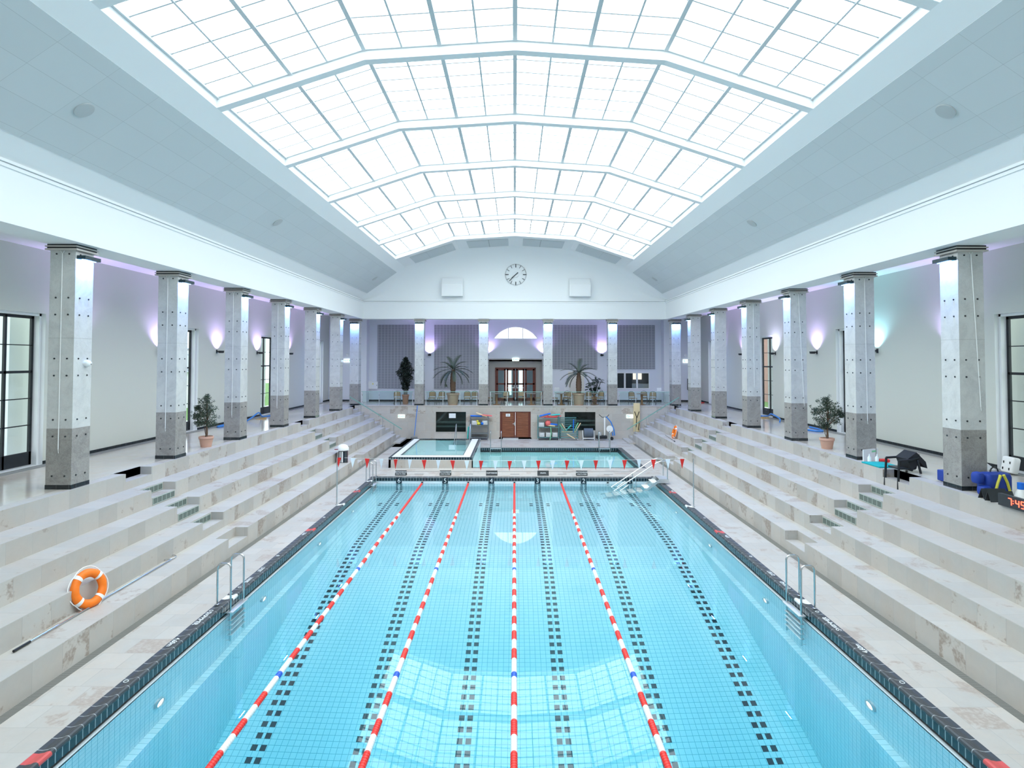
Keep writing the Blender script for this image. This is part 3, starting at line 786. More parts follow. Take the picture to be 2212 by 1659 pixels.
# ---- main ceiling: slopes, end bay with a cove into the gable
def zc(x):
    x = abs(x)
    if x <= 3.55: return 12.4 - 0.235*x/3.55
    if x <= 7.0: return 12.165 - 1.15*(x-3.55)/3.45
    return 11.015 - (x-7.0)*0.709
SK0, SK1 = 1.4, 35.12
b = MB()
for sg in (-1, 1):
    b.quad((sg*7.0, -2, zc(7)), (sg*BI, -2, zc(BI)), (sg*BI, 38.0, zc(BI)), (sg*7.0, 38.0, zc(7)))
    b.quad((sg*7.0, SK0, zc(7)), (sg*7.0, SK1, zc(7)), (sg*7.0, SK1, zc(7)+0.3), (sg*7.0, SK0, zc(7)+0.3))
XS = [-BI, -8.9, -8, -7, -6, -5, -4.3, -3.55, -2.4, -1.2, 0, 1.2, 2.4, 3.55, 4.3, 5, 6, 7, 8, 8.9, BI]
for x0, x1 in zip(XS[:-1], XS[1:]):
    if abs(x0+x1) < 14:
        b.quad((x0, SK1, zc(x0)), (x1, SK1, zc(x1)), (x1, 38.0, zc(x1)), (x0, 38.0, zc(x0)))
        b.quad((x0, -2, zc(x0)), (x1, -2, zc(x1)), (x1, SK0, zc(x1)), (x0, SK0, zc(x0)))
        b.quad((x0, SK1, zc(x0)), (x1, SK1, zc(x1)), (x1, SK1, zc(x1)+0.3), (x0, SK1, zc(x0)+0.3))
N = 10; o = len(b.v); vs = []
for x in XS:
    H = zc(x) - 9.0; ry = 1.0; rzv = min(1.3, H*0.8)
    col = [(x, 38.0, zc(x))] + [(x, 38.0+ry*math.sin(PI/2*i/N), zc(x)-rzv*(1-math.cos(PI/2*i/N))) for i in range(1, N+1)] + [(x, 39.0, 8.9)]
    vs += col
k = N+2; fs = []
for i in range(len(XS)-1):
    for j in range(k-1): fs.append((i*k+j, (i+1)*k+j, (i+1)*k+j+1, i*k+j+1))
b.add(vs, fs, 0, True)
struct('ceiling', b, M_white)
b = MB()
for sg in (-1, 1):
    def P(x, y, d=0.014): return (sg*(x - d*0.58), y, zc(x) - d*0.82)
    a, c = 7.50, 9.38
    b.quad(P(a, -2), P(c, -2), P(c, 38.0), P(a, 38.0))
    b.quad(P(a, -2, 0), P(a, 38.0, 0), P(a, 38.0), P(a, -2)); b.quad(P(c, -2, 0), P(c, 38.0, 0), P(c, 38.0), P(c, -2))
for x0, x1 in ((-6.3, -3.75), (-2.9, -0.4), (0.5, 3.0), (3.85, 6.4)):
    b.quad((x0, 35.75, zc(x0)-0.012), (x1, 35.75, zc(x1)-0.012), (x1, 38.0, zc(x1)-0.012), (x0, 38.0, zc(x0)-0.012))
struct('ceiling_panel', b, M_ac)
# near end of the hall, behind the camera
b = MB(); b.quad((-13.6, -2, -0.2), (13.6, -2, -0.2), (13.6, -2, 12.8), (-13.6, -2, 12.8)); struct('wall_near', b, M_white)
# ---- rooflight: white ribs, bays of milk glass between grey bars
ribs = [9.73-4.2, 9.73, 13.93, 18.13, 22.33, 26.53, 30.73]
KX = [-7.0, -3.55, 0.0, 3.55, 7.0]
for y in ribs:
    b = MB()
    for x0, x1 in zip(KX[:-1], KX[1:]):
        v = [(x0, y, zc(x0)), (x1, y, zc(x1)), (x1, y, zc(x1)+0.5), (x0, y, zc(x0)+0.5)]
        v += [(p[0], y+0.24, p[2]) for p in v]
        b.add(v, [(0,1,2,3), (7,6,5,4), (0,4,5,1), (2,6,7,3)])
    struct('roof_rib', b, M_white)
GZO = 0.27
edges = [SK0] + [q for y in ribs for q in (y, y+0.24)] + [SK1]
PU = [-7.0, -5.28, -3.55, -1.775, 0.0, 1.775, 3.55, 5.28, 7.0]
for i in range(0, len(edges), 2):
    y0, y1 = edges[i], edges[i+1]
    w = bpy.data.objects.new('skylight', None); COL.objects.link(w); w['kind'] = 'structure'
    b = MB()
    for x0, x1 in zip(KX[:-1], KX[1:]):
        b.quad((x0, y0, zc(x0)+GZO), (x1, y0, zc(x1)+GZO), (x1, y1, zc(x1)+GZO), (x0, y1, zc(x0)+GZO))
    b.build('pane', M_pane, w)
    b = MB()
    def barx(x, hw, d):      # a bar running along y at x
        zz = zc(x)+GZO
        b.box(x-hw, x+hw, y0, y1, zz-d, zz+0.02)
    for x in PU: barx(x, 0.05 if abs(x) < 6.9 else 0.06, 0.06)
    for x0, x1 in zip(PU[:-1], PU[1:]): barx((x0+x1)/2, 0.022, 0.045)
    nb = 6
    for j in range(nb+1):
        yy = y0 + (y1-y0)*j/nb; hw = 0.05 if j in (0, nb) else 0.018; d = 0.05 if j in (0, nb) else 0.035
        ya, yb_ = max(y0, yy-hw), min(y1, yy+hw)
        for x0, x1 in zip(KX[:-1], KX[1:]):
            v = [(x0, ya, zc(x0)+GZO-d), (x1, ya, zc(x1)+GZO-d), (x1, yb_, zc(x1)+GZO-d), (x0, yb_, zc(x0)+GZO-d), (x0, ya, zc(x0)+GZO+.01), (x1, ya, zc(x1)+GZO+.01), (x1, yb_, zc(x1)+GZO+.01), (x0, yb_, zc(x0)+GZO+.01)]
            b.add(v, [(0,3,2,1), (0,1,5,4), (2,3,7,6)])
    b.build('glazing_bars', M_bar, w)
# ---- upper back wall with lunette, niche, serving hatch
b = MB()
LX, LZ0, LZ1, LW = 0.08, 6.60, 7.52, 1.63
hol = [(LX-LW, LX+LW, LZ0, LZ1), (-1.84, 1.97, GZ, 5.12), (7.36, 9.62, 3.10, 4.16)]
grid_wall(b, -13.6, 13.6, GZ, 8.25, hol, lambda u, v: (u, YB, v))
# fill the corners over the lunette's segment arc
Rl = (LW**2 + (LZ1-LZ0)**2)/(2*(LZ1-LZ0)); zl = LZ1-Rl; NL = 24
arcp = []
a0 = math.asin(LW/Rl)
for i in range(NL+1):
    a = -a0 + 2*a0*i/NL; arcp.append((LX+Rl*math.sin(a), zl+Rl*math.cos(a)))
for p, q in zip(arcp[:-1], arcp[1:]):
    b.quad((p[0], YB, p[1]), (q[0], YB, q[1]), (q[0], YB, LZ1+0.001), (p[0], YB, LZ1+0.001))
    b.quad((p[0], YB, p[1]), (q[0], YB, q[1]), (q[0], YB+0.3, q[1]), (p[0], YB+0.3, p[1]))
for sg in (-1, 1):
    X0, X1 = sorted((sg*10.45+0.05, sg*10.95+0.05)); b.box(X0, X1, 42.2, YB, GZ, 8.2)
struct('wall_back', b, M_backwall)
b = MB(); b.box(-13.3, -1.84, YB-0.025, YB, GZ, GZ+0.1); b.box(1.97, 13.3, YB-0.025, YB, GZ, GZ+0.1); struct('baseboard_back', b, M_black)
w = bpy.data.objects.new('window_11', None); COL.objects.link(w); w['kind'] = 'structure'
b = MB()
b.tube([(p[0], YB+0.1, p[1]-0.03) for p in arcp], 0.045, 6); b.box(LX-LW, LX+LW, YB+0.06, YB+0.14, LZ0, LZ0+0.05)
for x in (LX-0.52, LX+0.52): b.box(x-0.025, x+0.025, YB+0.07, YB+0.13, LZ0, zl+math.sqrt(Rl*Rl-(x-LX)**2))
b.build('window_frame', M_white2, w)
b = MB(); poly = [(p[0], p[1]) for p in arcp]; b.prism(poly, YB+0.095, YB+0.10, 'y'); b.build('pane', M_glass, w)
# niche with the glazed double doors
b = MB()
b.box(-1.94, -1.84, YB-0.001, YB+1.2, GZ, 5.12); b.box(1.97, 2.07, YB-0.001, YB+1.2, GZ, 5.12); b.box(-1.94, 2.07, YB-0.001, YB+1.2, 5.12, 5.2)
grid_wall(b, -1.84, 1.97, GZ, 5.12, [(-1.40, 1.53, GZ, 4.55)], lambda u, v: (u, YB+0.6, v))
struct('wall_niche', b, M_nichewall)
d = bpy.data.objects.new('door_2', None); COL.objects.link(d); d['kind'] = 'structure'
yd = YB+0.55
b = MB(); b.box(-1.40, 1.53, yd-0.03, yd+0.06, 4.46, 4.55); b.box(-1.40, -1.32, yd-0.03, yd+0.06, GZ, 4.5); b.box(1.45, 1.53, yd-0.03, yd+0.06, GZ, 4.5)
b.build('door_frame', M_mahog, d)
for k in range(4):
    x0 = -1.32 + k*0.6925; x1 = x0+0.6925
    b = MB(); st = 0.13
    if k in (1, 2): x0 += 0.04; x1 -= 0.04
    b.box(x0, x0+st, yd, yd+0.05, GZ, 4.46); b.box(x1-st, x1, yd, yd+0.05, GZ, 4.46)
    b.box(x0, x1, yd, yd+0.05, 4.34, 4.46); b.box(x0, x1, yd, yd+0.05, 3.31, 3.42); b.box(x0, x1, yd, yd+0.05, GZ, GZ+0.22)
    lf = b.build('door_leaf', M_mahog, d)
    g = MB(); g.box(x0+st, x1-st, yd+0.02, yd+0.026, GZ+0.22, 4.34); g.build('pane', M_dglass, lf)
    if k in (1, 2):
        h = MB(); xx = x1-0.05 if k == 1 else x0+0.05
        h.box(xx-0.02, xx+0.02, yd-0.015, yd, 3.05, 3.28); h.tube([(x0+0.06, yd-0.05, 3.08), (x1-0.06, yd-0.05, 3.08)], 0.016, 8)
        h.build('push_bar', M_steel, lf)
b = MB(); b.box(-2.6, 2.7, YB+4.5, YB+4.6, GZ, 5.2); b.box(-2.6, -2.5, YB+1.2, YB+4.6, GZ, 5.2); b.box(2.6, 2.7, YB+1.2, YB+4.6, GZ, 5.2); b.box(-2.6, 2.7, YB+0.6, YB+4.6, 5.0, 5.1); b.box(-2.6, 2.7, YB+0.6, YB+4.6, GZ-0.2, GZ)
struct('wall_lobby', b, M_backwall)
for x0, x1 in ((-0.75, -0.25), (0.35, 0.75)):
    tag(MB().box(x0, x1, YB+4.46, YB+4.49, GZ+0.2, 4.3).build('lobby_window', emit('daylit_lobby_window', (0.9, 0.96, 1.0), 1.6)), kind='structure')
# serving hatch in the right part of the back wall
w = bpy.data.objects.new('window_12', None); COL.objects.link(w); w['kind'] = 'structure'
b = MB(); b.box(7.3, 9.68, YB-0.03, YB+0.06, 4.16, 4.22); b.box(7.3, 9.68, YB-0.03, YB+0.06, 3.04, 3.10)
for x0, x1 in ((7.83, 7.95), (8.70, 8.82), (9.60, 9.68)): b.box(x0, x1, YB-0.03, YB+0.06, 3.1, 4.16)
b.build('window_frame', M_white2, w)
b = MB(); b.box(7.36, 9.62, YB+0.03, YB+0.036, 3.1, 4.16); b.build('pane', M_glass, w)
b = MB(); b.box(7.36, 7.85, YB+0.1, YB+0.12, 3.1, 4.16); b.box(7.93, 8.42, YB+0.1, YB+0.12, 3.1, 4.16); b.build('roller_blind', mat('dark_blind', (0.02, 0.024, 0.028), 0.6), w)
b = MB(); b.box(7.0, 10.2, YB+2.2, YB+2.25, 2.2, 5, 0); b.box(7.0, 7.05, YB+0.2, YB+2.2, 2.2, 5, 0); b.box(10.15, 10.2, YB+0.2, YB+2.2, 2.2, 5, 0); b.box(7.0, 10.2, YB+0.2, YB+2.2, 4.6, 4.65, 0); b.box(7, 10.2, YB+0.2, YB+2.2, 2.2, 2.25, 0)
b.box(8.9, 9.55, YB+2.15, YB+2.19, 3.65, 4.3, 1); b.box(8.5, 10.1, YB+1.4, YB+2.2, 2.25, 3.35, 2)
b.build('kitchen_behind', [mat('kitchen_dim', (0.25, 0.27, 0.3), 0.6), emit('kitchen_daylight', (1.0, 0.9, 0.8), 0.9), M_alu], w)
# pale door behind the right palm
d = bpy.data.objects.new('door_3', None); COL.objects.link(d); d['kind'] = 'structure'
MB().box(3.83, 4.98, YB-0.03, YB+0.02, GZ, 4.28).build('door_leaf', mat('cream_door_paint', (0.74, 0.72, 0.65), 0.5), d)
# louvred acoustic block panels
for x0, x1, z0, z1, wh in ((-9.82,-7.10,3.05,7.6,'left of the first end column'), (-5.75,-2.56,3.02,7.6,'behind the left palm'), (2.72,5.91,4.45,7.6,'above the right palm'), (7.35,10.06,4.45,7.6,'above the serving hatch')):
    tag(MB().box(x0, x1, YB-0.05, YB, z0, z1).build('louvre_panel', M_louvre), 'large grey louvred block panel on the end wall %s' % wh, 'wall panel', 'louvred panels on the end wall')
# ---- outside: lawn, low building with arched zinc roof, piers and balustrades beyond the windows
b = MB(); b.box(-90, -15.6, -60, 110, 0.6, 0.8); b.box(15.6, 90, -60, 110, 0.6, 0.8); struct('lawn', b, M_lawn)
b = MB(); b.box(-38, -29, 12, 70, 0.8, 4.0, 0); 
pts = [(-38.5+9.9*i/12, 4.0+2.2*math.sin(PI*i/12)) for i in range(13)]
b.prism(pts, 11.5, 70, 'y', 1)
for i in range(14):
    y = 13+i*4
    for k in range(12): b.tube([(pts[k][0], y, pts[k][1]+0.03), (pts[k+1][0], y, pts[k+1][1]+0.03)], 0.06, 4, 1)
struct('building_left', b, [M_render, M_zinc])
b = MB(); b.box(26, 40, 8, 80, 0.8, 9.0, 0); b.prism([(25, 9), (41, 9), (33, 13.5)], 7, 81, 'y', 1)
for i in range(9):
    for zz in (2.6, 5.4): b.box(25.9, 26.0, 11+i*6, 12.6+i*6, zz, zz+1.7, 2)
struct('building_right', b, [M_brick, M_zinc, M_render])
def winpier(sg, wins):
    for i, y in enumerate(wins):
        b = MB(); X0, X1 = sorted((sg*14.1, sg*15.1)); b.box(X0, X1, y+0.75, y+1.5, 0.8, 8.0)
        struct('outer_pier', b, M_render)
winpier(-1, WIN_L); winpier(1, WIN_R)
bal_prof = [(0.06,0),(0.06,0.03),(0.035,0.05),(0.075,0.18),(0.085,0.26),(0.05,0.40),(0.035,0.52),(0.06,0.54),(0.06,0.58)]
proto = None
for sg, wins, nm in ((-1, WIN_L, 'left'), (1, WIN_R, 'right')):
    for i, y in enumerate(wins[:2]):
        lab = 'white stone balustrade outside the %s %s window' % ('nearest' if i == 0 else 'second', nm)
        if proto is None:
            proto = thing('balustrade', lab, 'balustrade', (sg*14.7, y, 2.2), 0, 'balustrades outside the windows')
            MB().box(-0.13, 0.13, -1.6, 0.75, 0.68, 0.8).build('rail', M_render, proto); MB().box(-0.13, 0.13, -1.6, 0.75, 0, 0.1).build('base', M_render, proto)
            for q in range(7): MB().lathe(bal_prof, (0, -1.4+q*0.32, 0.1), 12).build('baluster', M_render, proto)
        else: dup(proto, (sg*14.7, y, 2.2), 0, lab)
b = MB(); b.box(-15.6, -13.6, -10, 60, 1.9, 2.2); b.box(13.6, 15.6, -10, 60, 1.9, 2.2); struct('outer_terrace', b, M_render)

# ================================================================ COLUMNS
CW = 0.585; CT = 7.62
def ordinal(i): return ['nearest', 'second', 'third', 'fourth', 'fifth', 'sixth', 'seventh'][i]
BZS = [7.54, 6.53, 6.14, 5.13, 4.74, 3.73, 3.35, 2.45]
def make_column():
    t = thing('marble_column', '-', 'column')
    h = CW/2
    b = MB(); b.box(-h, h, -h, h, 3.53-GZ, CT-GZ, 0)
    for zz in (5.60, ): b.box(-h-.001, h+.001, -h-.001, h+.001, zz-GZ-.002, zz-GZ+.002, 1)
    b.build('shaft', [M_marble, M_gutter], t)
    b = MB(); b.box(-h, h, -h, h, 0.10, 3.53-GZ); b.build('dado', M_marble_d, t)
    b = MB(); b.box(-h-0.006, h+0.006, -h-0.006, h+0.006, 0, 0.10); b.build('plinth', M_black, t)
    b = MB(); e = h+0.075
    b.box(-e, e, -e, e, CT-GZ, CT+0.04-GZ, 0); b.box(-e+.03, e-.03, -e+.03, e-.03, CT+0.04-GZ, CT+0.075-GZ, 1); b.box(-e, e, -e, e, CT+0.075-GZ, CT+0.105-GZ, 0); b.box(-e+.03, e-.03, -e+.03, e-.03, CT+0.105-GZ, BZ-GZ+0.002, 1)
    b.build('capital', [M_gallery, M_dark], t)
    b = MB()
    for zz in BZS:
        for q in (-0.145, 0.145):
            for (dx, dy) in ((0,-1),(1,0),(-1,0)):
                c = Vector((dx*h if dx else q, dy*h if dy else q, zz-GZ))
                M = Matrix.Rotation(PI/2, 3, 'X') if dy else Matrix.Rotation(dx*PI/2, 3, 'Y')
                b.lathe([(0.020, 0), (0.020, 0.012), (0.008, 0.02)], c, 8, 0, M)
    b.build('fixing_bolts', M_dark, t)
    return t
col0 = make_column(); used = False
def put_column(x, y, label, group):
    global used
    if not used:
        used = True; col0.location = (x, y, GZ); col0['label'] = label; col0['group'] = group; return col0
    return dup(col0, (x, y, GZ), 0, label, group)
# column floodlights: a slim dark box with a blue strip under it
def make_flood():
    t = thing('column_light', '-', 'light fitting')
    b = MB(); b.box(0.0, 0.20, -0.26, 0.26, 0.0, 0.085, 0); b.box(-0.05, 0.03, -0.05, 0.05, 0.02, 0.07, 0); b.build('housing', M_teal_dark, t)
    b = MB(); b.box(0.085, 0.115, -0.22, 0.22, -0.006, 0.0); b.build('led_strip', M_led, t)
    l = bpy.data.lights.new('blue_led_light', 'AREA'); l.shape = 'RECTANGLE'; l.size = 0.05; l.size_y = 0.44; l.color = (0.10, 0.28, 1.0); l.energy = 60
    lo = bpy.data.objects.new('blue_led_light', l); COL.objects.link(lo); lo.parent = t; lo.location = (0.10, 0, -0.012)
    lo.rotation_euler = (0, math.radians(24), 0)
    return t
fl0 = make_flood(); fused = False
def put_flood(x, y, rz, label):
    global fused
    g = 'blue floodlights on the columns'
    if not fused:
        fused = True; fl0.location = (x, y, 7.43); fl0.rotation_euler = (0, 0, rz); fl0['label'] = label; fl0['group'] = g; return
    dup(fl0, (x, y, 7.43), rz, label, g)
def make_cord(L, dx=0.0):
    b = MB(); b.tube([(-0.045, 0, 0.0), (0, 0, -0.07)], 0.005, 5); b.tube([(0.045, 0, 0.0), (0, 0, -0.07)], 0.005, 5)
    b.tube([(0, 0, -0.07), (dx*0.5, 0, -L*0.5), (dx, 0, -L)], 0.011, 6); b.tube([(dx, 0, -L), (dx+.01, 0, -L-0.09)], 0.006, 5)
    return b
for side, sg, xin in (('left', -1, -10.11), ('right', 1, 10.20)):
    for k in range(7):
        y = 13.765 + 4.2*k + CW/2; x = xin + sg*CW/2
        lab = ('%s column from the front in the %s colonnade, grey marble with dark lower part' % (ordinal(k), side)) if k < 6 else 'grey marble corner column where the %s colonnade meets the end row' % side
        put_column(x, y, lab, 'marble columns along the %s side' % side)
        if k < 6: put_flood(xin - sg*0.0, y, PI if sg > 0 else 0.0, 'blue lit floodlight on the %s column of the %s colonnade' % (ordinal(k), side))
        else: put_flood(x, y - CW/2, -PI/2, 'blue lit floodlight on the %s corner column' % side)
        if k < 4:
            dx = 0.0 if sg < 0 else [0.16, 0.03, 0.17, 0.02][k]
            if sg < 0 and k == 3: dx = 0.0
            o = make_cord(4.55 if sg < 0 else [3.55, 4.3, 4.1, 3.6][k], dx).build('hanging_cord', M_whitef, None, (x + (0.0), y - CW/2 - 0.02, CT-0.01))
            tag(o, 'white cord hanging down the front of the %s %s column' % (ordinal(k), side), 'cord', 'cords hanging on the columns')
for k, x in enumerate((-6.19, -2.02, 2.17, 6.37)):
    nm = ('first', 'second', 'third', 'fourth')[k]
    put_column(x, 38.97 + CW/2, '%s marble column from the left of the four between the end corners' % nm, 'marble columns along the end gallery')
    put_flood(x, 38.97, -PI/2, 'blue lit floodlight on the %s column of the end row, counted from the left' % nm)
# ================================================================ WALL SCONCES
def make_sconce(col, en):
    t = thing('wall_sconce', '-', 'wall lamp')
    b = MB(); b.lathe([(0.07, -0.075), (0.115, -0.06), (0.12, 0.0), (0.13, 0.01), (0.13, 0.03)], (0.20, 0, 0), 20); b.obox((0.04, 0, -0.01), (0.09, 0.08, 0.05)); b.obox((0.005, 0, -0.01), (0.012, 0.12, 0.16))
    b.build('bowl', M_dark, t)
    b = MB(); b.lathe([(0.001, 0.012), (0.11, 0.012), (0.11, 0.016), (0.001, 0.016)], (0.20, 0, 0), 18, caps=False); b.build('lens', emit('sconce_lens', (0.85, 0.75, 1.0), 12.0), t)
    l = bpy.data.lights.new('sconce_light', 'SPOT'); l.color = col; l.energy = en; l.spot_size = math.radians(125); l.spot_blend = 0.9; l.shadow_soft_size = 0.07
    lo = bpy.data.objects.new('sconce_light', l); COL.objects.link(lo); lo.parent = t; lo.location = (0.17, 0, 0.03); lo.rotation_euler = (PI, math.radians(-6), 0)
    return t
VIO = (0.60, 0.42, 1.0); CYA = (0.35, 0.80, 1.0); COOL = (0.66, 0.62, 1.0)
SE = 420
sv = make_sconce(VIO, SE); sc_ = make_sconce(CYA, SE); sw = make_sconce(COOL, SE)
first = {id(sv): True, id(sc_): True, id(sw): True}
def put_sconce(proto, loc, rz, label):
    g = 'dark wall sconces with coloured uplight'
    if first[id(proto)]:
        first[id(proto)] = False; proto.location = loc; proto.rotation_euler = (0, 0, rz); proto['label'] = label; proto['group'] = g
    else: dup(proto, loc, rz, label, g)
for i, y in enumerate((18.1, 22.4, 26.8, 31.0, 35.2, 38.9)):
    put_sconce(sv, (-13.3, y, 5.47), 0, 'violet uplight sconce on the left wall behind the gap after the %s column' % ordinal(i+1))
for i, y in enumerate((18.2, 22.0, 26.4, 30.6, 34.8, 38.5)):
    p = {1: sc_, 3: sw}.get(i, sv)
    put_sconce(p, (13.3, y, 5.47), PI, '%s uplight sconce on the right wall behind the gap after the %s column' % ({1:'cyan', 3:'cool white'}.get(i, 'violet'), ordinal(i+1)))
for x, nm in ((-6.07, 'right of the first end column'), (-1.95, 'behind the second end column beside the lunette'), (2.10, 'behind the third end column beside the lunette'), (6.23, 'left of the fourth end column')):
    put_sconce(sv, (x, YB, 5.47), -PI/2, 'violet uplight sconce on the end wall %s' % nm)
# ================================================================ END GABLE: clock, loudspeaker boxes, ceiling speakers
t = thing('wall_clock', 'round wall clock with dark bar marks high on the white end gable', 'clock', (0.07, 38.97, 10.66))
b = MB()
for i in range(60):
    a = 2*PI*i/60; r1 = 0.70
    L, wd = (0.235, 0.05) if i % 15 == 0 else ((0.215, 0.028) if i % 5 == 0 else (0.05, 0.018))
    M = Matrix.Rotation(-a, 3, 'Y'); b.obox(M @ Vector((0, 0, r1-L/2)), (wd, 0.02, L), M)
b.build('hour_marks', M_signd, t)
b = MB(); b.lathe([(0.17, 0), (0.18, 0.012), (0.175, 0.02), (0.0, 0.02)], (0, 0.0, 0), 28, 0, Matrix.Rotation(PI/2, 3, 'X')); b.build('hub_disc', M_white2, t)
for nm, ang, L, wd, dy in (('hour_hand', 228.5, 0.36, 0.055, -0.035), ('minute_hand', 225.0, 0.60, 0.042, -0.045)):
    M = Matrix.Rotation(-math.radians(ang), 3, 'Y').inverted() if False else Matrix.Rotation(math.radians(ang), 3, 'Y')
    b = MB(); b.obox(M @ Vector((0, 0, L/2-0.10)) + Vector((0, dy, 0)), (wd, 0.01, L+0.2), M); b.build(nm, M_black_p, t)
for x, nm in ((-4.03, 'left'), (4.22, 'right')):
    t = thing('loudspeaker_box', 'white loudspeaker box on the end gable %s of the clock' % nm, 'loudspeaker', (x, 38.98, 9.22), 0, 'loudspeaker boxes on the gable')
    b = MB(); b.prism([(-0.02, 0.0), (-0.42, 0.0), (-0.42, 0.75), (-0.02, 1.2)], -0.68, 0.68, 'x'); b.build('cabinet', M_white, t)
    b = MB(); b.box(-0.62, 0.62, -0.435, -0.42, 0.05, 0.72); b.build('grille', M_white2, t)
def on_slope(x, y): return (x, y, zc(x))
SPK = [(-8.43, 11.6, 'nearest speaker disc in the left sloping ceiling'), (-8.43, 21.2, 'second speaker disc in the left sloping ceiling'), (-8.43, 36.0, 'far speaker disc at the end of the left sloping ceiling'),
       (8.43, 11.6, 'nearest speaker disc in the right sloping ceiling'), (8.43, 21.2, 'second speaker disc in the right sloping ceiling'), (8.43, 36.0, 'far speaker disc at the end of the right sloping ceiling')]
for x, y, lab in SPK:
    M = Matrix.Rotation(math.copysign(math.atan(0.709), x) + PI, 3, 'Y')
    b = MB(); b.lathe([(0.19, 0.0), (0.185, 0.02), (0.17, 0.022), (0.0, 0.022)], (0, 0, 0), 24, 0, M)
    o = b.build('ceiling_speaker', mat('grey_speaker_grille', (0.47, 0.50, 0.505), 0.8), None, Vector((x, y, zc(x))) + Vector((-math.copysign(0.58, x), 0, -0.82))*0.016)
    tag(o, lab, 'loudspeaker', 'speaker discs in the sloping ceiling')
# ================================================================ EXIT SIGNS and small wall fittings
def exit_sign(loc, w, h, rz, label, stand=0.05):
    t = thing('exit_sign', label, 'exit sign', loc, rz, 'lit green exit signs')
    MB().box(-w/2, w/2, -stand, 0, -h/2, h/2).build('housing', M_exit_w, t)
    b = MB(); y = -stand-0.004
    b.box(-w*0.44, -w*0.16, y, y+0.004, -h*0.34, h*0.34); b.box(w*0.14, w*0.44, y, y+0.004, -h*0.34, h*0.34)
    b.prism([(-w*0.10, -h*0.1), (w*0.02, -h*0.1), (w*0.02, -h*0.28), (w*0.1, 0), (w*0.02, h*0.28), (w*0.02, h*0.1), (-w*0.10, h*0.1)], y, y+0.004, 'y')
    b.build('symbol_field', M_exit_g, t)
    b = MB(); y -= 0.003
    b.ball((-w*0.28, y, h*0.2), h*0.07, 0, 8, (1, 0.3, 1)); b.tube([(-w*0.29, y, h*0.1), (-w*0.31, y, -h*0.08), (-w*0.26, y, -h*0.28)], h*0.045, 5); b.tube([(-w*0.31, y, -h*0.08), (-w*0.37, y, -h*0.22)], h*0.045, 5); b.tube([(-w*0.36, y, h*0.02), (-w*0.29, y, h*0.09), (-w*0.22, y, h*0.0)], h*0.035, 5)
    b.box(w*0.22, w*0.36, y, y+0.003, -h*0.26, h*0.26)
    b.build('running_figure', M_exit_w, t)
exit_sign((0.08, YB-0.02, 5.13), 0.48, 0.22, 0, 'green exit sign over the glazed doors of the end gallery')
exit_sign((-11.98, YB, 5.04), 0.46, 0.23, 0, 'green exit sign on the white wall at the end of the left aisle')
exit_sign((12.28, YB, 5.04), 0.44, 0.22, 0, 'green exit sign on the white wall at the end of the right aisle')
exit_sign((-7.31, YW, 1.45), 0.42, 0.21, 0, 'green exit sign on the stone wall left of the broom')
exit_sign((7.45, YW, 1.47), 0.42, 0.22, 0, 'green exit sign on the stone wall left of the spine board')
for x, nm in ((-11.98, 'left'), (12.25, 'right')):
    b = MB(); b.lathe([(0.10, 0), (0.09, 0.04), (0.05, 0.05)], (0, 0, 0), 16, 0, Matrix.Rotation(PI/2, 3, 'X')); tag(b.build('smoke_alarm', M_white2, None, (x, YB, 5.47)), 'round alarm sounder above the exit sign at the end of the %s aisle' % nm, 'alarm')
t = thing('fuse_cabinet', 'white wall cabinet with a yellow warning mark left of the louvred panel', 'cabinet', (-10.12, YB-0.0, 3.02))
MB().box(-0.30, 0.36, -0.18, 0, 0, 0.53).build('body', M_white2, t); MB().box(-0.40, -0.32, -0.16, 0, -0.02, 0.55).build('side_channel', M_dark, t)
b = MB(); b.prism([(-0.03, 0.33), (0.09, 0.33), (0.03, 0.43)], -0.186, -0.18, 'y'); b.build('warning_mark', M_yellow, t); b = MB(); b.obox((0.31, -0.19, 0.27), (0.03, 0.02, 0.06)); b.build('handle', M_dark, t)
t = thing('hose_reel_cabinet', 'open wall recess with a red fire hose reel at the end of the right aisle', 'fire hose', (12.6, YB, 2.98))
MB().box(-0.25, 0.27, -0.14, -0.0, 0, 0.80).build('recess', M_dark, t)
b = MB(); b.lathe([(0.30, 0), (0.30, 0.08), (0.10, 0.09), (0.0, 0.09)], (0.12, -0.145, 0.40), 22, 0, Matrix.Rotation(PI/2, 3, 'X')); b.build('hose_reel', M_redobj, t)
b = MB(); b.obox((1.0, -0.10, 0.40), (0.42, 0.03, 0.78), Matrix.Rotation(0.15, 3, 'Z')); b.build('door', M_alu, t)
t = thing('fire_alarm_button', 'small red alarm button on the wall beside the left corner column', 'alarm button', (-11.4, YB, 3.45))
MB().box(-0.1, 0.1, -0.05, 0, 0, 0.16).build('box', M_redobj, t)
# dome camera on the nearest left column
t = thing('dome_camera', 'white round camera on the pool side of the nearest left column', 'camera', (-10.11, 14.15, 5.02))
b = MB(); b.lathe([(0.075, 0), (0.08, 0.05), (0.07, 0.09), (0.04, 0.115), (0.0, 0.12)], (0, 0, 0), 20, 0, Matrix.Rotation(PI/2, 3, 'Y')); b.build('housing', M_whitef, t)
b = MB(); b.ball((0.10, 0.02, -0.02), 0.022, 0, 10); b.build('lens', M_black_p, t); MB().box(-0.0, 0.02, 0.1, 0.2, -0.01, 0.03).build('cable_box', M_white2, t)
t = thing('dome_camera', 'white round camera on the pool side of the sixth left column', 'camera', (-10.11, 35.1, 5.0))
b = MB(); b.lathe([(0.075, 0), (0.08, 0.05), (0.07, 0.09), (0.04, 0.115), (0.0, 0.12)], (0, 0, 0), 20, 0, Matrix.Rotation(PI/2, 3, 'Y')); b.build('housing', M_whitef, t)
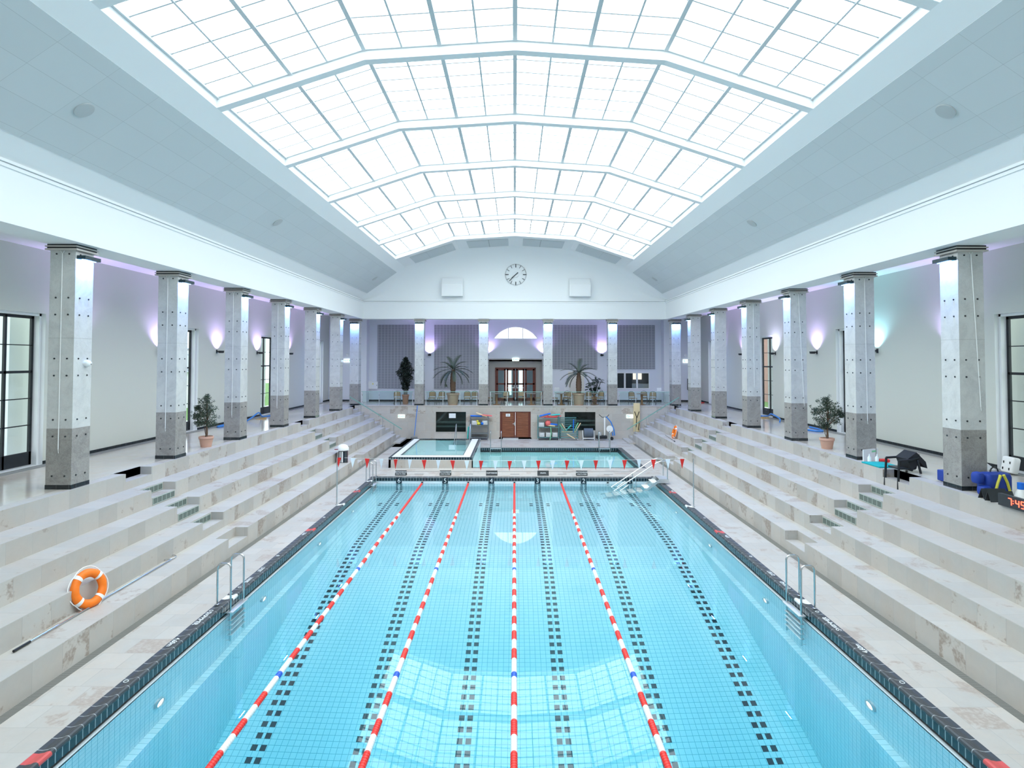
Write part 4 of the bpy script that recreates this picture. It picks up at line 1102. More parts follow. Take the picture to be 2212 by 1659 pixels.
# ================================================================ POOL LIGHTS
pl0 = None
for side, sg, ys in (('left', -1, (10.3, 14.5, 18.6, 22.4)), ('right', 1, (10.25, 14.45, 18.5, 22.3))):
    for i, y in enumerate(ys):
        lab = '%s round underwater light in the %s pool wall' % (ordinal(i), side)
        if pl0 is None:
            pl0 = thing('pool_light', lab, 'pool light', (sg*WX, y, -1.2), 0 if sg < 0 else PI, 'underwater lights in the pool walls')
            R_ = Matrix.Rotation(PI/2, 3, 'Y')
            MB().lathe([(0.14, 0), (0.14, 0.03), (0.115, 0.045), (0.105, 0.03)], (0, 0, 0), 24, 0, R_, caps=False).build('ring', M_alu, pl0)
            MB().lathe([(0.105, 0.02), (0.06, 0.035), (0.0, 0.04)], (0, 0, 0), 24, 0, R_).build('lens', emit('pool_light_lens', (0.9, 1.0, 1.0), 1.6), pl0)
        else: dup(pl0, (sg*WX, y, -1.2), 0 if sg < 0 else PI, lab)
# ================================================================ LANE ROPES
def lane_rope():
    t = thing('lane_rope', '-', 'lane rope')
    b = MB(); n = 14; pitch = 0.052
    y = 0.0; L = 25.05; i = 0
    while y < L - pitch:
        Y = 26.1 - y - 0.06       # world y of this disc
        if Y > 20.95: m = 0; r = 0.044
        else:
            q = int((20.95 - Y)/0.36); m = 1 if q % 2 == 0 else 0; r = 0.05
            for yb in (15.5, 10.35, 5.2):
                if abs(Y-yb) < 0.08: m = 2
                elif abs(Y-yb) < 0.30: m = 1
        b.lathe([(0.02, -pitch*0.5), (r*0.86, -pitch*0.46), (r, -pitch*0.2), (r, pitch*0.2), (r*0.86, pitch*0.46), (0.02, pitch*0.5)], (0, Y, 0), n, m, Matrix.Rotation(PI/2, 3, 'X'), caps=False)
        y += pitch; i += 1
    b.build('floats', [M_redf, M_whitef, M_bluef], t)
    MB().tube([(0, 26.2, 0.02), (0, 26.04, 0), (0, 1.0, 0)], 0.008, 6).build('cable', M_steel, t)
    return t
lr = lane_rope()
for i, (x, nm) in enumerate(((-4.0, 'between lanes six and five'), (-2.0, 'between lanes five and four'), (0.0, 'between lanes four and three'), (2.03, 'between lanes three and two'))):
    lab = 'red and white lane rope floating %s' % nm
    if i == 0: lr.location = (x, 0, -0.245); lr['label'] = lab; lr['group'] = 'lane ropes across the pool'
    else: dup(lr, (x, 0, -0.245), 0, lab, 'lane ropes across the pool')
for x, nm in ((-4.0, 'between lanes six and five'), (-2.0, 'between lanes five and four'), (0.0, 'between lanes four and three'), (2.03, 'between lanes three and two'), (4.05, 'between lanes two and one, without a rope')):
    t = thing('rope_anchor', 'steel rope anchor in the pool end wall %s' % nm, 'rope anchor', (x, 26.195, -0.205), 0, 'rope anchors in the end wall')
    MB().box(-0.07, 0.07, -0.01, 0, -0.06, 0.06).build('plate', M_alu, t); b = MB(); b.lathe([(0.035, 0), (0.035, 0.004), (0, 0.004)], (0, -0.010, 0), 14, 0, Matrix.Rotation(PI/2, 3, 'X')); b.build('eye', M_dark, t)
# lane numbers and lane signs
for n_, x in ((6, -5.0), (5, -3.0), (4, -1.0), (3, 1.0), (2, 3.0), (1, 5.0)):
    t = thing('lane_number_plate', 'dark lane plate with white number %d hanging on the pool end' % n_, 'number plate', (x, 26.17, -0.115), 0, 'lane number plates')
    MB().box(-0.12, 0.12, -0.02, 0.0, -0.135, 0.12).build('plate', M_plate, t)
    text('number', str(n_), 0.27, frame((0, -0.023, -0.015), (1,0,0), (0,0,1)), M_txt, t, 0.001)
for x, lines, lab in ((-5.02, ('MOTIONSBANE', 'HOLD TIL HØJRE'), 'black lane sign with two text lines behind number six'), (-3.05, ('MOTIONSBANE', 'HOLD TIL HØJRE'), 'black lane sign with two text lines behind number five'), (-1.0, ('HURTIGBANE',), 'black lane sign reading HURTIGBANE behind number four'), (1.27, ('CRAWL',), 'black lane sign reading CRAWL behind number three'), (2.98, ('MOTIONSBANE', 'HOLD TIL HØJRE'), 'black lane sign with two text lines behind number two')):
    t = thing('lane_sign', lab, 'lane sign', (x, 26.72, 0.0), 0, 'lane signs on the deck at the pool end')
    b = MB(); b.prism([(-0.09, 0.0), (-0.075, 0.0), (0.0, 0.20), (0.0, 0.215)], -0.25, 0.25, 'x'); b.prism([(0.09, 0.0), (0.075, 0.0), (0.0, 0.20), (0.0, 0.215)], -0.25, 0.25, 'x'); b.build('tent_board', M_signd, t)
    s_ = math.atan2(0.215, 0.09); up = Vector((0, 0.09, 0.215)).normalized()
    for i, tx in enumerate(lines):
        zc_ = (0.11 if len(lines) == 1 else (0.145 if i == 0 else 0.065))
        yy = -0.09 + zc_*0.09/0.215 - 0.004
        text('lettering', tx, (0.075 if len(lines) == 1 else (0.072 if i == 0 else 0.055)), frame((0, yy-0.003, zc_+0.002), (1,0,0), up), M_txt, t, 0.001, bold=0.001)
# ================================================================ FLAG LINE
t = thing('flag_pole', 'slim steel pole at the left pool edge carrying the flag line', 'pole', (-6.26, 21.3, 0), 0, 'flag line poles')
b = MB(); b.tube([(0,0,0),(0,0,1.66)], 0.021, 10); b.build('post', M_steel, t); MB().lathe([(0.05,0),(0.05,0.012),(0.022,0.02)], (0,0,0), 14).build('base_plate', M_steel, t)
dup(t, (6.26, 21.1, 0), 0, 'slim steel pole at the right pool edge carrying the flag line')
t = thing('flag_line', 'line of red and white pennants strung across the pool between two poles', 'flag line', (0, 21.2, 0))
def sag(x): return 1.565 + 0.085*(x/6.0)**2 + (0.015 if x > 0 else 0)
b = MB(); b.tube([(x*0.5, 0.1 - 0.2*(x*0.5+6.26)/12.52, sag(x*0.5)+0.0) for x in range(-12, 13)] , 0.004, 5); b.build('cord', M_whitef, t)
for i in range(25):
    x = -6.2 + 0.503*i
    y = 0.1 - 0.2*(x+6.26)/12.52; z = sag(x)
    tw = random.uniform(-0.5, 0.5); c_, s_ = math.cos(tw), math.sin(tw); lean = random.uniform(-0.02, 0.02)
    b = MB(); w2 = 0.085
    P = [(-w2*c_, -w2*s_), (w2*c_, w2*s_)]
    f = [(x+P[0][0], y+P[0][1], z), (x+P[1][0], y+P[1][1], z), (x+lean, y, z-0.35)]
    nx, ny = -s_*0.003, c_*0.003
    b.add([(p[0]-nx, p[1]-ny, p[2]) for p in f] + [(p[0]+nx, p[1]+ny, p[2]) for p in f], [(0,1,2),(5,4,3),(0,3,4,1),(1,4,5,2),(2,5,3,0)])
    b.build('pennant', M_flagr if i % 2 == 0 else M_flagw, t)
# ================================================================ LADDERS
def ladder(name, label, sg, ya, yb, top, depth, group, plate=True):
    """two looped stringers from the deck over the coping into the water, with treads; along a side wall (sg = -1 left, 1 right)"""
    t = thing(name, label, 'ladder', (sg*6.0, (ya+yb)/2, 0), 0, group)
    h = (yb-ya)/2; xo, xi, r = sg*0.19, -sg*0.09, 0.10
    for q in (-h, h):
        pts = [(xo, q, 0.0), (xo, q, top-r)]
        for i in range(1, 7):
            a = PI/2*i/6; pts.append((xo - sg*r*(1-math.cos(a)), q, top-r+r*math.sin(a)))
        for i in range(1, 7):
            a = PI/2*i/6; pts.append((xi + sg*r*(1-math.sin(a)), q, top-r+r*math.cos(a)))
        pts += [(xi, q, 0.0), (xi, q, -depth)]
        b = MB(); b.tube(pts, 0.020, 10); s = b.build('stringer', M_steel, t)
        MB().lathe([(0.045,0.0),(0.045,0.012),(0.022,0.02)], (xo, q, 0.008), 14).build('floor_flange', M_steel, s)
    n = int((depth-0.05)/0.25)
    for i in range(n):
        z = -0.14 - i*0.25
        wd = 0.15 if i == 0 else 0.10
        b = MB(); b.obox((xi, 0, z), (wd, 2*h+(0.1 if i == 0 else 0.06), 0.03), None, 0, 0.008); b.build('tread', M_alu, t)
    for q in (-h, h):
        MB().tube([(xi, q, -depth+0.05), (sg*0.0, q, -depth+0.05)], 0.012, 6).build('wall_stay', M_steel, t)
    return t
ladder('pool_ladder', 'steel pool ladder with two looped rails at the left pool edge, near', -1, 12.65, 13.25, 0.86, 1.45, 'pool ladders')
ladder('pool_ladder', 'steel pool ladder with two looped rails at the right pool edge, near', 1, 12.5, 13.17, 0.88, 1.45, 'pool ladders')
ladder('pool_ladder', 'steel pool ladder at the far left corner of the swimming pool', -1, 25.2, 25.8, 0.80, 1.2, 'pool ladders')
def back_ladder(label, x, y, z0, w, group):
    t = thing('pool_ladder', label, 'ladder', (x, y, z0), 0, group)
    for q in (-w/2, w/2):
        pts = [(q, 0.32, 0), (q, 0.32, 0.85)] + [(q, 0.16+0.16*math.cos(PI*i/8), 0.85+0.12*math.sin(PI*i/8)) for i in range(1, 8)] + [(q, 0.0, 0.85), (q, 0.0, -0.95)]
        MB().tube(pts, 0.021, 10).build('stringer', M_steel, t)
    for z in (-0.02, -0.28, -0.52): MB().obox((0, 0, z), (w, 0.09, 0.03), None, 0, 0.006).build('tread', M_alu, t)
back_ladder('steel ladder with two hooped rails at the back of the sunken pool, left', -1.08, 34.85, 0, 0.62, 'learner pool ladders')
back_ladder('steel ladder with two hooped rails at the back of the sunken pool, right', 5.22, 34.85, 0, 0.62, 'learner pool ladders')
t = thing('pool_steps', 'steel entry steps with sloping handrails in the raised pool', 'pool steps', (-2.98, 34.4, 0.49))
for q in (-0.42, 0.42):
    MB().tube([(q, 0.9, 0.02), (q, 0.9, 0.78), (q, 0.82, 0.86), (q, 0.72, 0.82), (q, -0.75, -0.30), (q, -0.75, -0.7)], 0.020, 8).build('handrail', M_steel, t)
for i in range(5):
    MB().obox((0, 0.55-0.3*i, -0.04-0.14*i), (0.86, 0.22, 0.025), None, 0, 0.006).build('tread', M_alu, t)
# sloping stainless entry stair at the far right of the main pool
t = thing('entry_stair', 'stainless entry stair with two sloping handrails at the far right pool edge', 'pool stair', (6.0, 25.2, 0))
h = 0.36
for q in (-h, h):
    b = MB(); b.prism([(0.36, 0.05), (0.36, 0.22), (-0.02, 0.22), (-2.35, -1.48), (-2.35, -1.62), (-0.10, 0.05)], q-0.008, q+0.008, 'y'); b.build('stringer', M_alu, t)
    pts = [(0.30, q, 0.2), (0.30, q, 0.86)] + [(0.30-0.10+0.10*math.cos(PI/2*i/5), q, 0.86+0.10*math.sin(PI/2*i/5)) for i in range(1, 6)] + [(0.05, q, 0.95), (-0.12, q, 0.90), (-1.95, q, -0.30), (-1.86, q, -0.42), (-1.3, q, -0.02)]
    MB().tube(pts, 0.021, 8).build('handrail', M_steel, t)
    MB().tube([(-1.0, q, 0.30), (-1.0, q, -0.62)], 0.018, 8).build('rail_post', M_steel, t)
MB().box(-0.02, 0.36, -h, h, 0.19, 0.215).build('platform', M_alu, t)
for i in range(7):
    MB().obox((-0.20-0.31*i, 0, 0.06-0.225*i), (0.27, 2*h, 0.03), None, 0, 0.006).build('tread', M_whitetile, t)
# ================================================================ STAIR HANDRAILS AND GLASS BALUSTRADE
for sg, nm in ((-1, 'left'), (1, 'right')):
    t = thing('stair_handrail', 'sea green handrail on thin posts down the %s stairs at the far wall' % nm, 'handrail', (sg*8.6, 37.35, 0), 0, 'handrails on the far stairs')
    a, c = Vector((sg*1.62, 0, 2.80)), Vector((-sg*1.62, 0, 0.80))
    MB().obox((a+c)/2, ((a-c).length, 0.05, 0.045), Matrix.Rotation(math.atan2((a.z-c.z), (a.x-c.x)), 3, 'Y').inverted()).build('rail', M_handrail, t)
    for px, z0 in ((1.62, 1.9), (0.92, 1.56), (-0.42, 0.74), (-1.12, 0.0)):
        zt = 0.80 + 2.0*(px+1.62)/3.24
        MB().tube([(sg*px, 0, z0), (sg*px, 0, zt)], 0.016, 8).build('post', M_steel, t)
BAYS = [(-9.95, -6.56, 'beside the left corner column'), (-5.82, -2.38, 'between the first and second end columns'), (-1.62, 1.80, 'in front of the glazed doors'), (2.54, 6.00, 'between the third and fourth end columns'), (6.74, 10.12, 'beside the right corner column')]
for x0, x1, nm in BAYS:
    t = thing('glass_balustrade', 'glass balustrade with pale green top rail %s' % nm, 'balustrade', ((x0+x1)/2, 39.08, GZ), 0, 'glass balustrades on the end gallery')
    L = (x1-x0)/2
    MB().box(-L, L, -0.02, 0.02, 0.875, 0.90).build('top_rail', M_railtop, t)
    n = 3
    for i in range(n+1):
        x = -L + 0.06 + (2*L-0.12)*i/n
        p = MB().box(x-0.018, x+0.018, 0.02, 0.05, 0, 0.88).build('post', M_alu, t)
        b = MB()
        for z in (0.22, 0.66): b.lathe([(0.028, -0.035), (0.028, 0.0), (0.0, 0.0)], (x, 0.0, z), 10, 0, Matrix.Rotation(PI/2, 3, 'X'))
        b.build('glass_clamp', M_steel, p)
        if i < n:
            xn = -L + 0.06 + (2*L-0.12)*(i+1)/n
            MB().box(x+0.025, xn-0.025, -0.006, 0.006, 0.06, 0.875).build('glass_pane', M_bglass, t)
# ================================================================ VENTS IN THE STAIRS
v0 = None
for sg, nm, nts in ((-1, 'left', ((15.6, 16.7), (28.3, 29.4))), (1, 'right', ((15.35, 16.45), (27.95, 29.05)))):
    for ni, (ya, yb) in enumerate(nts):
        for k, x, z0, z1, ps in ((1, RX[1]+0.34, 0.70, 0.88, 'upper riser of the second step'), (2, RX[2], 0.925, 1.10, 'lower riser of the third step'), (2, RX[2]+0.34, 1.13, 1.30, 'upper riser of the third step'), (3, RX[3], 1.34, 1.515, 'lower riser of the fourth step'), (3, RX[3]+0.34, 1.545, 1.715, 'upper riser of the fourth step')):
            lab = 'green mesh vent in the %s of the %s %s stair' % (ps, 'near' if ni == 0 else 'far', nm)
            loc = (sg*(x-0.006), (ya+yb)/2, (z0+z1)/2)
            if v0 is None:
                v0 = thing('stair_vent', lab, 'vent', loc, 0, 'mesh vents in the stair risers')
                MB().box(-0.004, 0.004, -0.48, 0.48, -0.078, 0.078).build('mesh', M_vent, v0)
                b = MB(); b.box(-0.008, 0.008, -0.50, 0.50, 0.07, 0.085); b.box(-0.008, 0.008, -0.50, 0.50, -0.085, -0.07)
                for q in range(6): b.box(-0.008, 0.008, -0.50+q*0.196, -0.482+q*0.196, -0.08, 0.08)
                b.build('vent_frame', mat('green_grey_frame', (0.36, 0.42, 0.38), 0.5), v0)
            else: dup(v0, loc, 0 if sg < 0 else PI, lab)
# ================================================================ CHAIRS AND TABLES ON THE END GALLERY
def make_chair():
    t = thing('rattan_chair', '-', 'chair')
    b = MB(); b.obox((0, -0.02, 0.44), (0.42, 0.42, 0.05), None, 0, 0.02); b.build('seat', M_rattan, t)
    # back: woven panel inside a bowed frame
    b = MB(); n = 8; vs = []; fs = []
    for i in range(n+1):
        a = math.radians(-58 + 116*i/n); x = 0.205*math.sin(a)/math.sin(math.radians(58)); y = 0.23 - 0.07*(1-math.cos(a))/(1-math.cos(math.radians(58)))
        for z, dy in ((0.54, 0), (0.70, 0.03), (0.84-0.04*abs(i-n/2)/(n/2), 0.06)): vs.append((x, y+dy, z))
    for i in range(n):
        for j in range(2): fs.append((i*3+j, (i+1)*3+j, (i+1)*3+j+1, i*3+j+1))
    m = len(vs); vs += [(p[0], p[1]+0.018, p[2]) for p in vs]
    fs += [tuple(q+m for q in reversed(f)) for f in fs]
    b.add(vs, fs, 0, True); b.build('backrest', M_rattan, t)
    b = MB()
    pts = [(-0.20, 0.20, 0.0), (-0.20, 0.20, 0.44), (-0.215, 0.19, 0.56), (-0.205, 0.22, 0.76), (-0.14, 0.265, 0.855), (0, 0.30, 0.875), (0.14, 0.265, 0.855), (0.205, 0.22, 0.76), (0.215, 0.19, 0.56), (0.20, 0.20, 0.44), (0.20, 0.20, 0.0)]
    b.tube(pts[1:-1], 0.014, 7); b.build('back_frame', M_rattanf, t)
    for x, y, dx, dy in ((-0.18,-0.19,-0.03,-0.03), (0.18,-0.19,0.03,-0.03), (-0.19,0.19,-0.02,0.07), (0.19,0.19,0.02,0.07)):
        MB().tube([(x+dx, y+dy, 0), (x, y, 0.43)], 0.014, 7).build('leg', M_rattanf, t)
    MB().tube([(-0.195,-0.205,0.22),(0.195,-0.205,0.22),(0.20,0.22,0.22),(-0.20,0.22,0.22)], 0.010, 6, closed=True).build('stretcher', M_rattanf, t)
    return t
ch = make_chair(); chu = False
CHS = [(-7.70,39.55,0.25,'in front of the ficus pot'), (-5.45,39.7,-0.05,'first from the left between the first end column and the palm'), (-4.86,39.7,-0.2,'second from the left between the first end column and the palm'), (-3.12,39.7,0.05,'right of the left palm pot'), (-2.62,39.75,0.1,'beside the second end column'),
  (-1.72,39.95,1.2,'left of the round table at the left of the glazed doors'), (-0.62,39.95,-0.35,'right of the round table at the left of the glazed doors'), (0.50,39.95,0.35,'left of the round table at the right of the glazed doors'), (1.58,39.95,-1.35,'right of the round table at the right of the glazed doors'),
  (2.62,39.75,1.4,'beside the third end column'), (3.46,40.1,-0.3,'right of the round table left of the right palm'), (3.50,39.5,-0.9,'close to the left side of the right palm pot'), (4.98,39.7,0.3,'first right of the right palm pot'), (5.62,39.8,-0.7,'second right of the right palm pot'),
  (7.82,39.75,0.25,'left of the table under the serving hatch'), (8.66,40.15,-0.1,'behind the table under the serving hatch'), (9.12,39.75,-0.35,'right of the table under the serving hatch')]
for x, y, rz, nm in CHS:
    lab = 'woven rattan bistro chair '+nm
    if not chu: chu = True; ch.location = (x, y, GZ); ch.rotation_euler = (0, 0, rz); ch['label'] = lab; ch['group'] = 'rattan chairs on the end gallery'
    else: dup(ch, (x, y, GZ), rz, lab, 'rattan chairs on the end gallery')
tb = thing('round_table', 'round wooden pedestal table left of the glazed doors', 'table', (-1.18, 39.75, GZ), 0, 'pedestal tables on the end gallery')
MB().lathe([(0.0,0.715),(0.33,0.715),(0.345,0.725),(0.345,0.74),(0.33,0.75),(0.0,0.75)], (0,0,0), 28).build('tabletop', mat('grey_brown_tabletop', (0.33, 0.25, 0.21), 0.35), tb)
MB().lathe([(0.10,0.03),(0.075,0.10),(0.06,0.4),(0.075,0.68),(0.10,0.715)], (0,0,0), 14).build('pedestal', M_tablew, tb)
MB().lathe([(0.0,0.0),(0.26,0.0),(0.26,0.02),(0.12,0.045),(0.0,0.045)], (0,0,0), 22).build('foot', M_tablew, tb)
for x, y, nm in ((1.10, 39.78, 'right of the glazed doors'), (3.10, 39.8, 'left of the right palm'), (5.32, 40.05, 'between the two chairs right of the right palm'), (8.42, 39.75, 'under the serving hatch')):
    dup(tb, (x, y, GZ), 0, 'round wooden pedestal table '+nm)
st = thing('bar_stool', 'white bar stool against the end wall, left one behind the third end column', 'bar stool', (2.95, 41.6, GZ), 0, 'white bar stools')
MB().obox((0,0,0.76),(0.36,0.34,0.04),None,0,0.015).build('seat', M_white2, st); MB().obox((0,0.17,0.92),(0.36,0.03,0.26),None,0,0.012).build('backrest', M_white2, st)
for x, y in ((-1,-1),(1,-1),(1,1),(-1,1)): MB().tube([(x*0.2,y*0.2,0),(x*0.13,y*0.12,0.75)],0.013,6).build('leg', M_alu, st)
dup(st, (3.65, 41.6, GZ), 0, 'white bar stool against the end wall, right one beside the cream door')
t = thing('bar_table', 'tall white bar table near the right end of the gallery', 'table', (9.95, 41.3, GZ))
MB().obox((0,0,0.80),(0.72,0.6,0.03)).build('tabletop', M_white2, t)
for x, y in ((-1,-1),(1,-1),(1,1),(-1,1)): MB().tube([(x*0.36,y*0.28,0),(x*0.28,y*0.22,0.79)],0.013,6).build('leg', M_alu, t)
MB().obox((0.0,0.1,0.93),(0.3,0.03,0.22),None,0,0.01).build('chair_shell', M_white2, t)
# ================================================================ PLANTS
def pot(t, R, H, m, rim=0.16, name='pot', soil=True):
    MB().lathe([(R*0.70,0),(R*0.72,0.02),(R*0.90,H*(1-rim)),(R*0.92,H*(1-rim)),(R,H*(1-rim)+0.015),(R,H-0.01),(R*0.97,H),(R*0.88,H),(R*0.86,H-0.06),(0,H-0.06)], (0,0,0), 30).build(name, m, t)
    if soil: MB().lathe([(0,H-0.055),(R*0.86,H-0.055),(R*0.86,H-0.05),(0,H-0.035)], (0,0,0), 20, caps=False).build('soil', M_soil, t)
def leafcloud(b, pts, n, ll, lw, rnd, droop=0.0, m=0):
    for i in range(n):
        c, r = rnd.choice(pts)
        while True:
            p = Vector((rnd.uniform(-1,1), rnd.uniform(-1,1), rnd.uniform(-1,1)))
            if p.length <= 1: break
        o = Vector(c) + Vector((p.x*r[0], p.y*r[1], p.z*r[2]))
        d = Vector((rnd.gauss(0,1), rnd.gauss(0,1), rnd.gauss(0,0.7)-droop)).normalized()
        sd = d.orthogonal().normalized(); sd = Matrix.Rotation(rnd.uniform(0, 6.28), 3, d) @ sd
        L = ll*rnd.uniform(0.7, 1.25); w = lw*rnd.uniform(0.7, 1.2)
        nn = d.cross(sd)*w*0.25
        b.add([o, o+d*L*0.45+sd*w+nn, o+d*L, o+d*L*0.45-sd*w+nn], [(0,1,2,3)], m)
def olive(loc, label, seed, blobs, lean):
    rnd = random.Random(seed)
    t = thing('potted_olive_tree', label, 'potted tree', loc, 0, 'potted olive trees on the galleries')
    pot(t, 0.235, 0.36, M_terra_p, 0.25)
    b = MB(); b.tube([(0,0,0.3),(0.02,0.0,0.45),(lean*0.3,0.01,0.75),(lean,0.0,1.15),(lean*0.6,0,1.5)], 0.03, 9, rads=[0.045,0.035,0.03,0.02,0.008])
    b.tube([(0.0,0,0.34),(-0.05,0.02,0.5),(-0.06,0.01,0.7)], 0.012, 7)
    for c, r in blobs: b.tube([(lean*0.3,0.0,0.75),((c[0]+lean)*0.5,c[1]*0.5,(c[2]+0.8)*0.5),c], 0.01, 5)
    b.build('trunk', M_bark, t)
    b = MB(); leafcloud(b, blobs, 3000, 0.062, 0.010, rnd)
    for c, r in blobs:
        for k in range(10):
            a = rnd.uniform(0, 6.28); e = Vector(c) + Vector((math.cos(a)*r[0]*1.2, math.sin(a)*r[1], rnd.uniform(-1,1.2)*r[2]))
            b.tube([c, e], 0.0035, 3)
            leafcloud(b, [(e, (0.04,0.04,0.05))], 14, 0.06, 0.010, rnd)
    b.build('foliage', M_leaf, t)
olive((-10.46, 20.45, GZ), 'olive tree in a terracotta pot beside the second left column', 3, [((0.0,0,1.62),(0.10,0.10,0.17)), ((-0.02,0,1.40),(0.20,0.18,0.18)), ((0.12,0,1.25),(0.20,0.2,0.2)), ((-0.15,0,1.15),(0.2,0.2,0.16)), ((0.05,0,1.0),(0.28,0.25,0.2)), ((-0.34,0,1.02),(0.16,0.15,0.12)), ((0.12,0,0.78),(0.2,0.2,0.12)), ((-0.22,0,0.80),(0.16,0.16,0.10)), ((-0.30,0,1.32),(0.08,0.08,0.08))], 0.03)
olive((10.5, 20.25, GZ), 'olive tree in a terracotta pot beside the second right column', 5, [((0.0,0,1.62),(0.12,0.10,0.14)), ((-0.05,0,1.42),(0.22,0.18,0.18)), ((0.15,0,1.38),(0.20,0.2,0.18)), ((-0.34,0,1.25),(0.16,0.16,0.15)), ((0.36,0,1.2),(0.18,0.16,0.16)), ((0.0,0,1.18),(0.30,0.25,0.2)), ((-0.18,0,0.92),(0.18,0.2,0.14)), ((0.24,0,0.95),(0.2,0.2,0.14)), ((0.5,0,1.12),(0.08,0.08,0.10)), ((-0.05,0,0.76),(0.14,0.14,0.09))], 0.06)
t = thing('potted_ficus', 'tall dark ficus in a terracotta pot left of the first end column', 'potted tree', (-7.33, 40.45, GZ)); rnd = random.Random(11)
pot(t, 0.24, 0.62, M_terra, 0.18)
b = MB(); b.tube([(0,0,0.5),(0,0,1.25)], 0.13, 10); b.build('trunk', mat('wrapped_stem', (0.20, 0.20, 0.17), 0.9), t)
b = MB(); leafcloud(b, [((0,0,2.95),(0.12,0.12,0.22)), ((0,0,2.6),(0.38,0.35,0.3)), ((0.05,0,2.25),(0.58,0.45,0.35)), ((-0.12,0,2.1),(0.52,0.45,0.35)), ((0.05,0,1.75),(0.46,0.4,0.3)), ((0,0,1.4),(0.3,0.28,0.25)), ((0,0,1.1),(0.2,0.2,0.2))], 3400, 0.13, 0.034, rnd, 0.9); b.build('foliage', M_leafd, t)
def palm(loc, label, seed, fronds, th, R, H, L):
    rnd = random.Random(seed)
    t = thing('potted_palm', label, 'potted palm', loc, 0, 'palms in large terracotta pots')
    pot(t, R, H, M_terra_p, 0.17)
    b = MB(); n = 16; prof = []
    for i in range(n+1):
        f = i/n; r = 0.13 + 0.05*math.sin(PI*min(1, f*1.2)) + (0.018 if i % 2 else 0) - 0.04*max(0, f-0.8)*5
        prof.append((r, H-0.08 + (th-H+0.08)*f))
    b.lathe(prof, (0,0,0), 14); b.build('trunk', M_bark, t)
    for (az, el, ln) in fronds:
        b = MB(); az = math.radians(az); e0 = math.radians(el); pts = []; p = Vector((0,0,th-0.05)); a = e0; step = ln/9
        for i in range(10):
            pts.append(p.copy()); p = p + Vector((math.cos(az)*math.cos(a), math.sin(az)*math.cos(a), math.sin(a)))*step; a -= math.radians(5.5 + 2.0*(1-abs(el)/90))
        b.tube(pts, 0.012, 5, rads=[0.016-0.0014*i for i in range(10)])
        for i in range(1, 10):
            for s_ in (0, 0.33, 0.66):
                if i == 9 and s_ > 0: continue
                base = pts[i] if i == 9 else pts[i].lerp(pts[i+1], s_)
                d = (pts[min(i+1, 9)] - pts[i-1]).normalized(); sd = d.cross(Vector((0,0,1))); 
                if sd.length < 0.05: sd = Vector((1,0,0))
                sd.normalize(); upv = sd.cross(d)
                ll = 0.34*ln/1.2*math.sin(PI*min(1, (i+s_+0.6)/10.4))**0.6
                for sg in (-1, 1):
                    e = base + sd*sg*ll*0.62 + d*ll*0.70 + upv*ll*(0.22) - Vector((0,0,ll*0.12))
                    w = d*0.03
                    b.add([base-w, base+w, e], [(0,1,2)], 0)
        b.build('frond', M_palm, t)
FR1 = [(175,8,1.45),(165,28,1.35),(150,-12,1.3),(140,48,1.35),(195,-22,1.3),(120,68,1.3),(60,72,1.35),(40,52,1.25),(10,20,1.35),(0,-8,1.35),(350,-28,1.1),(20,5,1.2),(210,-38,1.2),(240,-10,1.1),(285,-18,1.0),(310,15,1.2),(255,40,1.1),(90,35,1.2),(330,35,1.2)]
palm((-4.05, 39.55, GZ), 'palm in a large terracotta pot left of the glazed doors', 4, FR1, 2.32, 0.43, 0.78, 1.3)
FR2 = [(178,10,1.3),(165,35,1.25),(150,-8,1.2),(200,-15,1.25),(135,60,1.2),(75,75,1.25),(40,55,1.2),(12,38,1.25),(5,15,1.3),(350,-5,1.25),(335,-18,1.1),(215,5,1.1),(250,25,1.1),(290,20,1.1),(320,45,1.1),(100,30,1.2),(185,-30,1.1)]
palm((4.22, 39.5, GZ), 'palm in a large terracotta pot right of the glazed doors', 8, FR2, 2.12, 0.42, 0.78, 1.2)
t = thing('potted_monstera', 'bushy dark leaved plant in a slim pot behind the right palm', 'potted plant', (5.45, 41.0, GZ)); rnd = random.Random(21)
pot(t, 0.2, 0.45, M_terra, 0.15)
b = MB()
lv = []
for i in range(46):
    cx, cz = rnd.choice([(-0.30,1.35),(0.05,1.55),(0.15,1.75),(0.30,1.5),(-0.35,1.05),(0.1,1.2),(0.35,1.0),(-0.1,0.95)])
    e = Vector((cx+rnd.uniform(-.18,.18), rnd.uniform(-.3,.3), cz+rnd.uniform(-.15,.15)))
    b.tube([(0,0,0.42), (e.x*0.5, e.y*0.5, e.z*0.62), e], 0.008, 4)
    lv.append(e)
b.build('stems', M_leafd, t)
b = MB()
for e in lv:
    d = Vector((e.x+rnd.uniform(-.3,.3), -0.4+rnd.uniform(-.4,.4), -0.25)).normalized(); sd = d.cross(Vector((0,0,1))).normalized()
    L = rnd.uniform(0.2, 0.32); w = L*0.42
    b.add([e, e+d*L*.3+sd*w, e+d*L*.75+sd*w*.7, e+d*L, e+d*L*.75-sd*w*.7, e+d*L*.3-sd*w], [(0,1,2,3,4,5)])
b.build('leaves', mat('deep_green_leaf', (0.02, 0.045, 0.028), 0.35), t)
